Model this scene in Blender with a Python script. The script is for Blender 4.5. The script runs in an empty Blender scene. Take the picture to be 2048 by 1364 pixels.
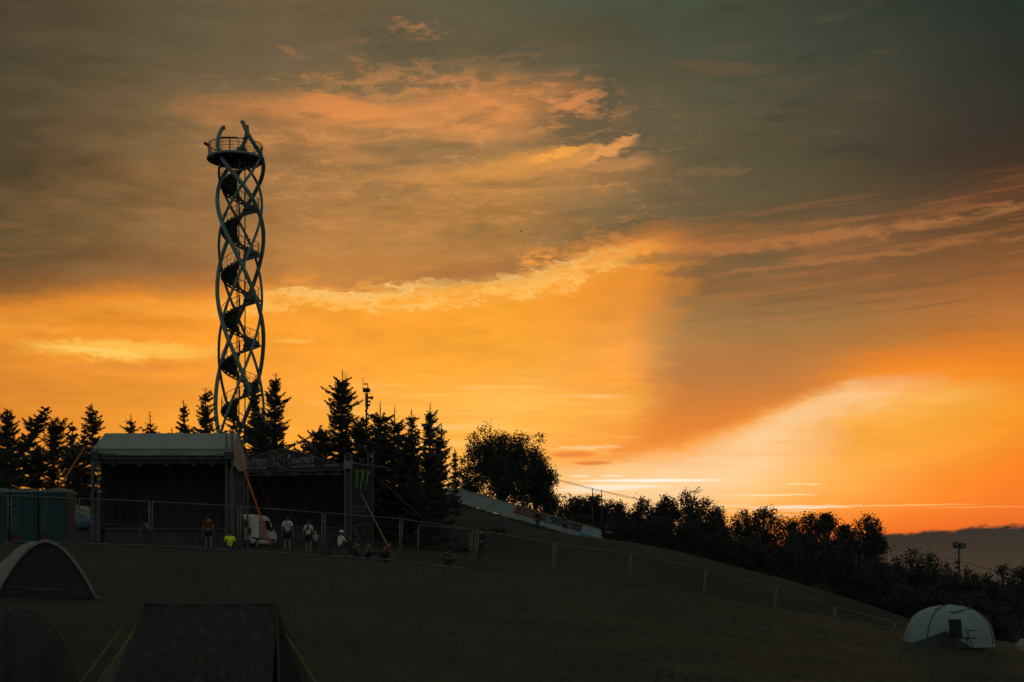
import bpy, bmesh, math, random
import numpy as np
from mathutils import Vector, Matrix, Euler, noise as mnoise

random.seed(11)
rng = np.random.default_rng(11)
SC = bpy.context.scene
COL = SC.collection

# ------------------------------------------------------------------ camera
F = 2844.0          # focal length in pixels of the 2048 px wide frame (50 mm lens)
HOR = 1160.0        # eye level in the frame
EYE = 1.65
cam_d = bpy.data.cameras.new('camera')
cam_d.lens = 50.0
cam_d.sensor_width = 36.0
cam_d.shift_y = (HOR - 682.0) / 2048.0
cam_d.clip_start = 0.1
cam_d.clip_end = 20000.0
cam = bpy.data.objects.new('camera', cam_d)
COL.objects.link(cam)
cam.location = (0, 0, EYE)
cam.rotation_euler = (math.radians(90), 0, 0)
cam_d.dof.use_dof = True
cam_d.dof.focus_distance = 95.0
cam_d.dof.aperture_fstop = 2.0
SC.camera = cam

SC.view_settings.view_transform = 'Standard'
SC.view_settings.look = 'None'
SC.view_settings.exposure = 0.0
SC.view_settings.gamma = 1.0
SC.view_settings.use_curve_mapping = False
SC.render.engine = 'CYCLES'
SC.cycles.use_denoising = True
SC.cycles.use_adaptive_sampling = True
SC.cycles.adaptive_threshold = 0.02
SC.cycles.adaptive_min_samples = 8
SC.cycles.max_bounces = 4
SC.cycles.diffuse_bounces = 2
SC.cycles.glossy_bounces = 2
SC.cycles.transparent_max_bounces = 8
SC.cycles.caustics_reflective = False
SC.cycles.caustics_refractive = False


def lin1(c):
    c = c / 255.0
    return c / 12.92 if c <= 0.04045 else ((c + 0.055) / 1.055) ** 2.4


def srgb(r, g, b):
    return (lin1(r), lin1(g), lin1(b), 1.0)


def az_of(px):
    return math.degrees(math.atan((px - 1024.0) / F))


def el_of(px, py):
    a = math.atan((px - 1024.0) / F)
    return math.degrees(math.atan((HOR - py) / F * math.cos(a)))


# ------------------------------------------------------------------ sky (world)
world = bpy.data.worlds.new('World')
SC.world = world
world.use_nodes = True
NT = world.node_tree
NT.nodes.clear()


class V:
    """a node socket with arithmetic"""
    def __init__(self, s): self.s = s
    def __add__(self, o): return M('ADD', self, o)
    def __radd__(self, o): return M('ADD', o, self)
    def __sub__(self, o): return M('SUBTRACT', self, o)
    def __rsub__(self, o): return M('SUBTRACT', o, self)
    def __mul__(self, o): return M('MULTIPLY', self, o)
    def __rmul__(self, o): return M('MULTIPLY', o, self)
    def __truediv__(self, o): return M('DIVIDE', self, o)


def put(sock, v):
    if isinstance(v, V):
        NT.links.new(v.s, sock)
    else:
        sock.default_value = v


def M(op, a, b=0.0, c=0.0, clamp=False):
    n = NT.nodes.new('ShaderNodeMath'); n.operation = op; n.use_clamp = clamp
    put(n.inputs[0], a); put(n.inputs[1], b); put(n.inputs[2], c)
    return V(n.outputs[0])


def mapr(x, a, b, c=0.0, d=1.0, kind='SMOOTHSTEP'):
    n = NT.nodes.new('ShaderNodeMapRange'); n.interpolation_type = kind; n.clamp = True
    put(n.inputs[0], x)
    for i, v in zip((1, 2, 3, 4), (a, b, c, d)): put(n.inputs[i], v)
    return V(n.outputs[0])


def ramp(x, stops, mode='LINEAR'):
    n = NT.nodes.new('ShaderNodeValToRGB'); cr = n.color_ramp; cr.interpolation = mode
    stops = sorted(stops, key=lambda s: s[0])
    while len(cr.elements) < len(stops): cr.elements.new(0.5)
    for e, (p, c) in zip(cr.elements, stops):
        e.position = min(1, max(0, p)); e.color = c
    put(n.inputs[0], x)
    return V(n.outputs[0])


def curve(x, x0, x1, pts, lo, hi):
    """piecewise linear function of x given as points"""
    t = mapr(x, x0, x1, 0, 1, 'LINEAR')
    st = []
    for px, v in pts:
        g = (v - lo) / (hi - lo)
        st.append(((px - x0) / (x1 - x0), (g, g, g, 1)))
    return ramp(t, st, 'EASE') * (hi - lo) + lo


def vec(x, y, z=0.0):
    n = NT.nodes.new('ShaderNodeCombineXYZ')
    put(n.inputs[0], x); put(n.inputs[1], y); put(n.inputs[2], z)
    return V(n.outputs[0])


def wnoise(v, detail=5.0, rough=0.55, dist=0.0):
    n = NT.nodes.new('ShaderNodeTexNoise'); n.noise_dimensions = '3D'
    put(n.inputs['Vector'], v)
    n.inputs['Scale'].default_value = 1.0
    n.inputs['Detail'].default_value = detail
    n.inputs['Roughness'].default_value = rough
    n.inputs['Distortion'].default_value = dist
    return V(n.outputs['Fac'])


def mixc(f, a, b, kind='MIX'):
    if kind == 'MULTIPLY':
        n = NT.nodes.new('ShaderNodeVectorMath'); n.operation = 'MULTIPLY'
        put(n.inputs[0], a if isinstance(a, V) else a[:3]); put(n.inputs[1], b if isinstance(b, V) else b[:3])
        return V(n.outputs[0])
    n = NT.nodes.new('ShaderNodeMix'); n.data_type = 'VECTOR'; n.clamp_factor = True
    put(n.inputs[0], f)
    put(n.inputs[4], a if isinstance(a, V) else a[:3]); put(n.inputs[5], b if isinstance(b, V) else b[:3])
    return V(n.outputs[1])


tc = NT.nodes.new('ShaderNodeTexCoord')
sep = NT.nodes.new('ShaderNodeSeparateXYZ')
NT.links.new(tc.outputs['Generated'], sep.inputs[0])
dx, dy, dz = V(sep.outputs[0]), V(sep.outputs[1]), V(sep.outputs[2])
A = M('ARCTAN2', dx, dy) * (180 / math.pi)       # azimuth from the view axis, degrees
E = M('ARCSINE', dz) * (180 / math.pi)           # elevation, degrees

n1 = wnoise(vec(A * 0.07, E * 0.26, 3.1), 3, 0.5)
n2 = wnoise(vec(A * 0.20, E * 0.95, 7.7), 4, 0.55)
n3 = wnoise(vec(A * 0.75 + E * 0.3, E * 2.4 - A * 0.12, 1.7), 6, 0.62)
n4 = wnoise(vec(A * 2.1 + E * 0.6, E * 5.0 - A * 0.3, 5.3), 5, 0.65)
amp = mapr(E, 1.5, 10.0, 0.12, 1.0, 'LINEAR')
Ew = E + ((n1 - 0.5) * 2.0 + (n2 - 0.5) * 1.5 + (n3 - 0.5) * 0.9 + (n4 - 0.5) * 0.4) * amp
Aw = A + (wnoise(vec(A * 0.1, E * 0.2, 11.0), 3, 0.5) - 0.5) * 4.0 * amp + (n3 - 0.5) * 1.6 * amp + (n2 - 0.5) * mapr(E, 9.0, 12.0, 0.8, 5.0)

# colours of the evening cloud deck by direction: columns of (row, r, g, b)
SKY = {
    0: [(0, 72, 62, 46), (120, 76, 68, 50), (240, 85, 71, 50), (360, 85, 70, 47), (460, 90, 74, 48), (540, 104, 80, 52),
        (590, 140, 93, 48), (635, 232, 138, 44), (665, 238, 145, 44), (740, 226, 140, 48), (860, 226, 138, 46), (1000, 215, 128, 44)],
    340: [(0, 92, 79, 58), (120, 104, 89, 64), (240, 122, 97, 64), (360, 150, 109, 67), (460, 142, 105, 64), (540, 148, 104, 60),
          (575, 182, 116, 54), (612, 246, 150, 46), (690, 252, 157, 50), (760, 240, 150, 54), (860, 246, 158, 50), (1000, 240, 150, 50)],
    680: [(0, 104, 88, 62), (100, 108, 92, 68), (170, 122, 100, 68), (215, 214, 138, 74), (260, 190, 130, 74), (340, 164, 119, 71),
          (420, 176, 124, 70), (500, 186, 128, 66), (555, 196, 128, 62), (595, 254, 164, 52), (700, 254, 164, 52), (800, 255, 171, 62),
          (900, 255, 170, 58), (1000, 250, 165, 62)],
    1020: [(0, 88, 88, 66), (60, 95, 88, 66), (120, 104, 94, 69), (165, 150, 110, 70), (195, 204, 132, 74), (240, 200, 134, 74),
           (290, 158, 119, 74), (340, 208, 142, 70), (400, 184, 130, 70), (470, 174, 124, 68), (545, 168, 114, 64), (582, 255, 172, 64),
           (640, 255, 166, 50), (740, 255, 171, 58), (800, 255, 186, 84), (860, 255, 181, 76), (900, 255, 181, 82), (960, 255, 192, 112),
           (1020, 255, 190, 110)],
    1240: [(0, 76, 83, 65), (100, 86, 82, 62), (200, 95, 85, 64), (300, 104, 91, 67), (345, 150, 112, 72), (420, 128, 104, 69),
           (462, 114, 96, 65), (495, 190, 120, 60), (530, 242, 148, 56), (580, 240, 148, 54), (640, 246, 154, 60), (700, 250, 162, 70), (760, 254, 160, 60),
           (820, 255, 176, 74), (870, 254, 160, 62), (905, 252, 158, 66), (935, 255, 200, 132), (970, 255, 208, 150), (1020, 255, 200, 130)],
    1360: [(0, 70, 78, 61), (100, 80, 77, 59), (200, 95, 85, 62), (300, 100, 88, 64), (400, 110, 92, 65), (455, 116, 98, 68),
           (500, 178, 114, 62), (540, 142, 106, 65), (590, 142, 103, 62), (640, 166, 124, 74), (700, 178, 130, 74), (760, 196, 124, 66),
           (820, 226, 130, 55), (868, 238, 134, 50), (896, 255, 168, 78), (935, 255, 206, 150), (980, 255, 210, 155), (1030, 255, 184, 100)],
    1520: [(0, 66, 69, 54), (100, 72, 74, 58), (200, 85, 80, 60), (300, 88, 80, 58), (400, 98, 86, 62), (460, 106, 88, 60),
           (492, 156, 106, 61), (530, 122, 95, 62), (590, 145, 103, 62), (650, 156, 118, 69), (720, 162, 115, 62), (775, 214, 128, 52),
           (815, 250, 146, 44), (842, 255, 176, 86), (875, 255, 204, 142), (930, 255, 206, 150), (980, 255, 196, 122), (1020, 255, 170, 80),
           (1060, 250, 140, 55), (1110, 230, 120, 50)],
    1700: [(0, 56, 62, 52), (100, 64, 66, 54), (200, 76, 70, 54), (300, 74, 68, 50), (400, 95, 78, 54), (442, 106, 84, 58),
           (480, 142, 97, 60), (560, 140, 96, 59), (620, 152, 110, 61), (680, 178, 118, 58), (718, 222, 128, 48), (762, 252, 146, 40),
           (793, 255, 200, 136), (820, 255, 184, 92), (880, 255, 171, 65), (950, 255, 176, 78), (1000, 255, 161, 66), (1040, 250, 134, 47),
           (1075, 240, 112, 40), (1120, 220, 100, 40)],
    1880: [(0, 46, 54, 47), (100, 54, 56, 47), (200, 60, 57, 47), (300, 66, 56, 44), (390, 84, 66, 47), (432, 112, 78, 50), (470, 106, 78, 52),
           (540, 140, 92, 52), (600, 168, 108, 57), (660, 186, 116, 52), (710, 234, 130, 42), (760, 252, 146, 40), (800, 255, 182, 82),
           (850, 255, 170, 58), (920, 255, 160, 58), (960, 255, 144, 46), (1000, 254, 136, 45), (1040, 244, 118, 40), (1080, 232, 104, 40), (1120, 215, 98, 40)],
    2048: [(0, 40, 48, 42), (100, 46, 48, 40), (200, 48, 48, 42), (260, 58, 48, 39), (340, 72, 53, 40), (385, 102, 65, 41), (430, 92, 65, 44),
           (480, 116, 78, 47), (540, 150, 94, 49), (600, 180, 110, 52), (650, 196, 118, 49), (700, 226, 126, 40), (760, 246, 136, 33),
           (820, 255, 156, 42), (880, 255, 150, 40), (940, 255, 131, 38), (1000, 250, 124, 41), (1040, 236, 110, 40), (1080, 225, 100, 40), (1120, 212, 95, 40)],
}
WEDGE = [(-700, 955), (0, 950), (700, 945), (1000, 935), (1150, 925), (1240, 916), (1340, 893), (1420, 876), (1500, 850), (1600, 812), (1700, 784), (1800, 770), (1900, 758), (2048, 742), (2500, 690)]
EDGE = [(-700, 650), (-60, 640), (60, 636), (150, 622), (230, 606), (330, 612), (430, 612), (560, 590), (700, 590), (860, 576), (1000, 570), (1120, 540), (1220, 512), (1330, 494), (1450, 500), (1600, 478), (1800, 455), (2048, 420), (2500, 370)]


def smooth_line(pts):
    """elevation (deg) of a line of frame points, sampled evenly in azimuth"""
    xa = np.array([az_of(p) for p, y in pts]); ya = np.array([el_of(p, y) for p, y in pts])
    g = np.linspace(-24, 24, 31)
    f = np.linspace(-26, 26, 521); v = np.interp(f, xa, ya)
    kern = np.hanning(17); kern /= kern.sum()
    v = np.convolve(np.pad(v, 8, mode='edge'), kern, mode='valid')
    return g, np.interp(g, f, v)


LG, WL = smooth_line(WEDGE)
_, EG = smooth_line(EDGE)
aT = mapr(A, -24, 24, 0, 1, 'LINEAR')


def line_node(vals):
    lo, hi = 0.0, 24.0
    return ramp(aT, [((a + 24) / 48, ((v - lo) / (hi - lo),) * 3 + (1,)) for a, v in zip(LG, vals)]) * hi


wl, eg = line_node(WL), line_node(EG)
TOPE = 24.0
T = M('DIVIDE', Ew, wl, clamp=True) * 0.35 + M('DIVIDE', Ew - wl, eg - wl, clamp=True) * 0.25 + M('DIVIDE', Ew - eg, TOPE - eg, clamp=True) * 0.40


def t_of(px, py):
    a, e = az_of(px), el_of(px, py)
    w_, g_ = np.interp(a, LG, WL), np.interp(a, LG, EG)
    c = lambda x: min(1.0, max(0.0, x))
    return c(e / w_) * 0.35 + c((e - w_) / (g_ - w_)) * 0.25 + c((e - g_) / (TOPE - g_)) * 0.40


col = None
last = None
for px in sorted(SKY):
    c = ramp(T, [(t_of(px, py), srgb(r, g, b)) for py, r, g, b in SKY[px]])
    if col is None:
        col = c
    else:
        col = mixc(mapr(Aw, az_of(last), az_of(px), 0, 1, 'LINEAR'), col, c)
    last = px


WARPS = {}


def warped(noise, k, tilt):
    key = (id(noise), k, tilt)
    if key not in WARPS:
        e = M('MULTIPLY_ADD', noise, k, M('ADD', E, -0.5 * k))
        if tilt:
            e = M('MULTIPLY_ADD', A, -tilt, e)
        WARPS[key] = (vec(A, e), noise)
    return WARPS[key][0]


def blob(px, py, rx, ry, tilt=0.0, noise=None, k=1.0, amount=1.0):
    """soft elliptical patch of sky (pixels; tilt rises to the right), torn by a noise field"""
    q = 180 / math.pi / F
    a0, e0 = az_of(px), el_of(px, py)
    e0 -= a0 * tilt
    m = NT.nodes.new('ShaderNodeVectorMath'); m.operation = 'MULTIPLY_ADD'
    put(m.inputs[0], warped(noise, k, tilt))
    m.inputs[1].default_value = (1 / (rx * q), 1 / (ry * q), 0)
    m.inputs[2].default_value = (-a0 / (rx * q), -e0 / (ry * q), 0)
    d2 = NT.nodes.new('ShaderNodeVectorMath'); d2.operation = 'DOT_PRODUCT'
    NT.links.new(m.outputs[0], d2.inputs[0]); NT.links.new(m.outputs[0], d2.inputs[1])
    return mapr(V(d2.outputs['Value']), 0.0, 1.0, amount, 0.0)


def paint(mask, rgb, amount=1.0):
    global col
    col = mixc(mask if amount == 1.0 else mask * amount, col, srgb(*rgb))


# broad uneven light in the deck
lum = 1.0 + ((n1 - 0.5) * 0.5 + (n2 - 0.5) * 0.55 + (n3 - 0.5) * 0.28) * amp
col = mixc(1.0, col, vec(lum, lum, lum), 'MULTIPLY')

# dark grey-green patches and orange wisps high in the deck
paint(blob(820, 85, 130, 45, 0.0, n2, 2, amount=0.8), (92, 84, 62))
paint(blob(1030, 95, 110, 40, -0.15, n2, 2, amount=0.8), (92, 84, 64))
paint(blob(850, 300, 190, 36, -0.05, n2, 2, amount=0.8), (150, 114, 72))
paint(blob(1230, 240, 200, 70, 0.1, n2, 2, amount=0.8), (100, 88, 65))
paint(blob(760, 385, 140, 30, 0.0, n2, 2, amount=0.55), (150, 114, 72))
n5 = wnoise(vec(A * 0.32, E * 1.5 - A * 0.10, 13.0), 6, 0.6)
mid = blob(860, 330, 620, 260, 0.0, n2, 2, amount=1.0)
paint(mid * mapr(n5, 0.52, 0.70), (214, 146, 82), 0.42)
paint(mid * mapr(n5, 0.48, 0.32), (124, 98, 66), 0.50)
paint(mid * mapr(M('ABSOLUTE', n3 - 0.52), 0.0, 0.045, 1.0, 0.0) * mapr(n5, 0.42, 0.60), (226, 152, 84), 0.34)
paint(blob(150, 480, 420, 130, 0.0, n2, 2, amount=1.0) * mapr(n5, 0.52, 0.68), (146, 104, 62), 0.45)
wisp = mapr(n3, 0.46, 0.66)
wispf = mapr(n4, 0.40, 0.68)
paint(blob(960, 195, 340, 75, -0.10, n3, 1.6, amount=0.6) * wisp, (228, 146, 78))
paint(blob(1130, 190, 120, 60, 0.18, n3, 1.8, amount=0.65) * wisp, (222, 140, 80))
paint(blob(1215, 190, 50, 24, 0.1, n3, 1.6, amount=0.5) * wisp, (176, 120, 76))
paint(blob(835, 55, 80, 20, -0.08, n3, 1.4, amount=0.6) * wispf, (190, 126, 78))
paint(blob(575, 100, 26, 8, -0.4, n4, 0.5, amount=0.5), (160, 112, 70))
paint(blob(715, 125, 40, 14, -0.2, n4, 0.6, amount=0.9) * wispf, (176, 118, 72))
paint(blob(690, 215, 120, 30, -0.1, n3, 1.2, amount=0.7), (228, 142, 74))
# the hooked wisp
paint(blob(1080, 322, 150, 26, 0.16, n3, 1.2, amount=0.55), (224, 150, 72))
paint(blob(1120, 306, 85, 11, 0.20, n4, 0.9, amount=0.8), (250, 168, 68))
paint(blob(1180, 312, 110, 22, 0.24, n4, 1.1, amount=0.6), (222, 150, 80))
paint(blob(1218, 300, 70, 15, 0.42, n4, 1.0, amount=0.8), (232, 156, 86))
paint(blob(1250, 278, 36, 6, 0.12, n4, 0.5, amount=0.75), (216, 146, 84))
paint(blob(1235, 328, 90, 20, 0.05, n3, 1.1, amount=0.5), (200, 140, 84))
paint(blob(1400, 345, 160, 12, 0.0, n3, 0.9, amount=0.45), (134, 100, 66))
paint(blob(1440, 135, 140, 14, -0.08, n3, 0.9, amount=0.5), (108, 84, 60))

# bright torn edge of the deck across the frame
edge = eg
wob = (n2 - 0.5) * 1.3 + (n3 - 0.5) * 1.5 + (n4 - 0.5) * 0.9
d = E - edge + wob
inb = mapr(A, az_of(1250), az_of(1400), 1.0, 0.0) * mapr(A, az_of(360), az_of(600), 0.25, 1.0)
paint(mapr(M('ABSOLUTE', d + 0.20), 0.03, 0.42, 1.0, 0.0) * inb * mapr(n2, 0.35, 0.6, 0.35, 1.0), (255, 190, 92), 0.75)
paint(mapr(M('ABSOLUTE', d - 0.10), 0.0, 0.20, 1.0, 0.0) * inb * mapr(n1, 0.4, 0.6, 0.2, 1.0), (255, 206, 122), 0.7)
paint(mapr(M('ABSOLUTE', d - 0.75), 0.1, 0.7, 1.0, 0.0) * mapr(n3, 0.45, 0.7) * inb, (240, 150, 56), 0.75)
puff = mapr(A, az_of(440), az_of(600)) * mapr(A, az_of(1180), az_of(1330), 1.0, 0.0)
paint(mapr(M('ABSOLUTE', d + 0.05), 0.1, 0.75, 1.0, 0.0) * mapr(n3, 0.47, 0.60) * puff, (255, 190, 92), 0.7)
paint(mapr(M('ABSOLUTE', d + 0.55), 0.0, 0.30, 1.0, 0.0) * mapr(n4, 0.42, 0.60) * puff, (255, 198, 104), 0.6)
paint(mapr(M('ABSOLUTE', d + 0.25), 0.0, 0.35, 1.0, 0.0) * mapr(n4, 0.50, 0.34) * puff, (240, 148, 52), 0.6)
# torn bits right of the middle
paint(blob(1080, 512, 55, 18, 0.05, n4, 1.0, amount=1.0) * wispf, (250, 158, 64))
paint(blob(1240, 500, 110, 26, 0.12, n4, 1.0, amount=0.9) * wispf, (248, 154, 66))
paint(blob(1330, 515, 120, 14, 0.06, n4, 0.6, amount=0.55), (124, 98, 64))
paint(blob(1400, 545, 110, 12, 0.03, n4, 0.6, amount=0.7), (128, 98, 62))
paint(blob(800, 528, 240, 34, 0.03, n3, 1.2, amount=0.6), (186, 124, 62))
paint(blob(930, 545, 130, 30, 0.1, n3, 1.0, amount=0.65), (166, 112, 62))

# long streaks over the right half, rising to the right
stre = wnoise(vec(A * 0.16, (E - A * 0.07) * 2.6, 21.0), 5, 0.6)
zone = mapr(A, az_of(1280), az_of(1450)) * mapr(E, 9.3, 10.6) * mapr(E, 13.6, 15.4, 1.0, 0.0)
paint(mapr(stre, 0.50, 0.66) * zone, (180, 112, 62), 0.4)
paint(mapr(stre, 0.50, 0.34) * zone, (116, 86, 56), 0.4)
paint(mapr(stre, 0.48, 0.60) * mapr(A, az_of(1750), az_of(1980)) * mapr(E, 13.4, 14.0) * mapr(E, 14.6, 15.6, 1.0, 0.0), (150, 92, 52), 0.35)

rz = mapr(A, az_of(1250), az_of(1420))
paint(mapr(M('ABSOLUTE', E - eg + (n3 - 0.5) * 1.2 + (n4 - 0.5) * 0.5), 0.02, 0.34, 1.0, 0.0) * rz * mapr(n5, 0.36, 0.56), (190, 120, 66), 0.6)
paint(mapr(M('ABSOLUTE', E - eg + 0.95 + (n3 - 0.5) * 1.0), 0.02, 0.22, 1.0, 0.0) * rz * mapr(n2, 0.40, 0.58), (190, 120, 64), 0.5)
ur = mapr(A, az_of(1280), az_of(1500)) * mapr(A, az_of(1700), az_of(1900), 1.0, 0.0) * mapr(E, 14.5, 16.0)
paint(ur * mapr(n5, 0.52, 0.70), (100, 84, 61), 0.35)
paint(ur * mapr(n5, 0.47, 0.32), (58, 55, 46), 0.35)
# bright yellow lens on the left
paint(blob(245, 700, 235, 24, 0.0, (n4 - 0.5) * 0.9 + n3, 0.7, amount=0.85), (255, 196, 84))
paint(blob(190, 702, 120, 9, -0.05, n4, 0.5, amount=0.8), (255, 206, 100))
paint(blob(590, 682, 50, 5, 0.0, n4, 0.2, amount=0.7), (255, 190, 86))
paint(blob(230, 735, 150, 12, 0.0, n3, 0.7, amount=0.5), (222, 140, 56))
# silky veils above the trees
veil = wnoise(vec(A * 0.22, E * 3.2 + A * 0.05, 31.0), 3, 0.5)
paint(mapr(veil, 0.52, 0.70) * mapr(A, az_of(480), az_of(900)) * mapr(A, az_of(1180), az_of(1330), 1.0, 0.0) * mapr(E, 4.6, 5.4) * mapr(E, 7.6, 8.6, 1.0, 0.0), (255, 204, 124), 0.55)
paint(mapr(veil, 0.50, 0.36) * mapr(E, 4.0, 5.0) * mapr(E, 8.0, 10.0, 1.0, 0.0), (248, 152, 50), 0.18)

# the dark wedge whose tip points down left over the trees
lbl = curve(E, 3.0, 13.0, [(el_of(p, y), az_of(p)) for p, y in [(1225, 922), (1240, 905), (1275, 872), (1308, 835), (1332, 790), (1330, 740), (1318, 680), (1300, 610), (1290, 540)]], 0, 10)
wm = mapr(Ew - wl + (n3 - 0.5) * 0.5, -0.22, 0.55) * mapr(A - lbl + (n3 - 0.5) * 1.2 + (n5 - 0.5) * 3.0, -1.2, 1.4) * mapr(n5, 0.25, 0.55, 0.6, 1.0) * mapr(A, az_of(1560), az_of(1800), 1.0, 0.0)
wcol = mixc(mapr(E, 4.9, 8.6), srgb(240, 134, 50), srgb(186, 122, 66))
col = mixc(wm * mapr(E, 8.2, 10.6, 0.85, 0.0), col, wcol)
# pale sunlit sweep under the wedge
paint(mapr(M('ABSOLUTE', Ew - wl + 0.55), 0.05, 0.65, 1.0, 0.0) * mapr(A, az_of(1380), az_of(1600)) * mapr(A, az_of(1680), az_of(1840), 1.0, 0.0), (255, 212, 162), 0.42)
# small dark bars
paint(blob(1145, 909, 62, 8, 0.03, n4, 0.18, amount=0.95), (240, 136, 62))
paint(blob(1185, 926, 50, 5, 0.01, n4, 0.10, amount=0.95), (232, 128, 58))
paint(blob(1170, 895, 90, 6, 0.03, n4, 0.3, amount=0.6), (255, 214, 150))
# pale streaks low over the trees
s1 = wnoise(vec(A * 0.9, 4.0, 9.0), 3, 0.6)
for px, py, rx, ry, amt, c in [
        (1300, 961, 175, 3.2, .95, (255, 246, 226)), (1230, 973, 130, 4.5, .9, (255, 238, 205)), (1190, 979, 110, 2.6, .85, (255, 236, 205)),
        (1160, 984, 80, 3, .7, (255, 226, 180)), (1180, 996, 90, 3, .6, (255, 222, 170)), (1160, 952, 26, 2.5, .7, (255, 230, 195)), (1225, 952, 30, 2.5, .75, (255, 230, 195)),
        (1535, 990, 120, 2.2, .85, (255, 220, 165)), (1590, 968, 25, 1.6, .7, (255, 224, 175)), (1625, 968, 20, 1.6, .7, (255, 224, 175)),
        (1600, 1014, 130, 3.4, .9, (255, 232, 200)), (1760, 1011, 230, 1.8, .7, (255, 194, 116)), (1960, 1014, 140, 1.5, .5, (255, 180, 100)),
        (1590, 1021, 45, 2.5, .6, (255, 214, 160)), (1570, 1030, 45, 2.2, .6, (255, 206, 150)), (1450, 1012, 60, 3, .5, (255, 220, 170)), (1480, 1022, 70, 2.4, .5, (255, 206, 150))]:
    paint(blob(px, py, rx, ry * 1.35, 0.0, s1, 0.16, amt), c)

# the grey bank on the horizon, right
bank = curve(A, 0, 60, [(0, -0.6), (az_of(1450), 0.2), (az_of(1700), el_of(1700, 1069)), (az_of(1800), el_of(1800, 1065)), (az_of(1880), el_of(1880, 1057)),
             (az_of(1950), el_of(1950, 1052)), (az_of(2048), el_of(2048, 1048)), (30, 2.9), (45, 3.2), (60, 3.4)], -2, 6)
bn = (wnoise(vec(A * 0.9, E * 2.2, 41.0), 6, 0.64) - 0.5) * 0.75
bm = mapr(E - bank + bn, -0.16, 0.05, 1.0, 0.0) * mapr(A, 6.0, 12.0)
bc = mixc(mapr(E, 0.3, 2.2), srgb(70, 57, 46), srgb(55, 50, 42))
col = mixc(bm, col, bc)

# the rest of the dome: dull blue-grey dusk over a thin clear sky
nish = NT.nodes.new('ShaderNodeTexSky')
nish.sky_type = 'NISHITA'
nish.sun_disc = False
SUN_AZ, SUN_EL = math.radians(15.0), math.radians(2.6)
nish.sun_elevation = SUN_EL
nish.sun_rotation = SUN_AZ
rest = ramp(mapr(E, 0, 90, 0, 1, 'LINEAR'), [(0.0, srgb(156, 161, 153)), (0.22, srgb(148, 158, 152)), (0.6, srgb(120, 131, 128)), (1.0, srgb(104, 115, 114))])
rest = mixc(1.0, rest, vec(lum, lum, lum), 'MULTIPLY')
ns = mixc(1.0, V(nish.outputs[0]), (0.05, 0.05, 0.05, 1), 'MULTIPLY')
rest = mixc(0.25, rest, ns)
side = M('MAXIMUM', mapr(A, 34.0, 95.0), mapr(A, -30.0, -85.0))
up = mapr(E, 21.0, 42.0)
far = M('MAXIMUM', side, up)
col = mixc(far, col, rest)
bg = NT.nodes.new('ShaderNodeBackground')
bg.inputs['Strength'].default_value = 1.0
put(bg.inputs['Color'], col)
wo = NT.nodes.new('ShaderNodeOutputWorld')
NT.links.new(bg.outputs[0], wo.inputs['Surface'])
world.cycles.sampling_method = 'MANUAL'
world.cycles.sample_map_resolution = 512

# ------------------------------------------------------------------ the last sun, low behind the trees
sun_d = bpy.data.lights.new('sun', 'SUN')
sun_d.energy = 0.2
sun_d.angle = math.radians(6.0)
sun_d.color = (1.0, 0.55, 0.24)
sun = bpy.data.objects.new('sun', sun_d)
COL.objects.link(sun)
_d = Vector((math.sin(SUN_AZ) * math.cos(SUN_EL), math.cos(SUN_AZ) * math.cos(SUN_EL), math.sin(SUN_EL)))
sun.rotation_euler = _d.to_track_quat('Z', 'Y').to_euler()

# ------------------------------------------------------------------ helpers
def W(px, py, Y):
    """point at distance Y that the frame shows at (px, py)"""
    return Vector(((px - 1024.0) * Y / F, Y, EYE + (HOR - py) * Y / F))


def XW(px, Y):
    return (px - 1024.0) * Y / F


MATS = {}


def mat(name, rgb, rough=0.7, metal=0.0, var=0.18, scale=3.0, bump=0.0, trans=0.0, spec=0.3):
    if name in MATS: return MATS[name]
    m = bpy.data.materials.new(name); m.use_nodes = True
    nt = m.node_tree; b = nt.nodes['Principled BSDF']
    tc = nt.nodes.new('ShaderNodeTexCoord')
    n = nt.nodes.new('ShaderNodeTexNoise'); n.inputs['Scale'].default_value = scale
    n.inputs['Detail'].default_value = 4; n.inputs['Roughness'].default_value = 0.6
    nt.links.new(tc.outputs['Object'], n.inputs['Vector'])
    r = nt.nodes.new('ShaderNodeValToRGB')
    r.color_ramp.elements[0].position = 0.3; r.color_ramp.elements[1].position = 0.7
    r.color_ramp.elements[0].color = tuple(c * (1 - var) for c in rgb) + (1,)
    r.color_ramp.elements[1].color = tuple(min(1, c * (1 + var)) for c in rgb) + (1,)
    nt.links.new(n.outputs['Fac'], r.inputs[0])
    nt.links.new(r.outputs[0], b.inputs['Base Color'])
    b.inputs['Roughness'].default_value = rough
    b.inputs['Metallic'].default_value = metal
    b.inputs['Specular IOR Level'].default_value = spec
    if bump:
        bp = nt.nodes.new('ShaderNodeBump'); bp.inputs['Strength'].default_value = bump
        bp.inputs['Distance'].default_value = 0.05
        nt.links.new(n.outputs['Fac'], bp.inputs['Height']); nt.links.new(bp.outputs[0], b.inputs['Normal'])
    if trans:
        t = nt.nodes.new('ShaderNodeBsdfTranslucent'); nt.links.new(r.outputs[0], t.inputs['Color'])
        mx = nt.nodes.new('ShaderNodeMixShader'); mx.inputs[0].default_value = trans
        out = nt.nodes['Material Output']
        nt.links.new(b.outputs[0], mx.inputs[1]); nt.links.new(t.outputs[0], mx.inputs[2])
        nt.links.new(mx.outputs[0], out.inputs['Surface'])
    MATS[name] = m
    return m


def tag(o, label=None, cat=None, group=None, kind=None):
    if label: o['label'] = label
    if cat: o['category'] = cat
    if group: o['group'] = group
    if kind: o['kind'] = kind
    return o


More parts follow.
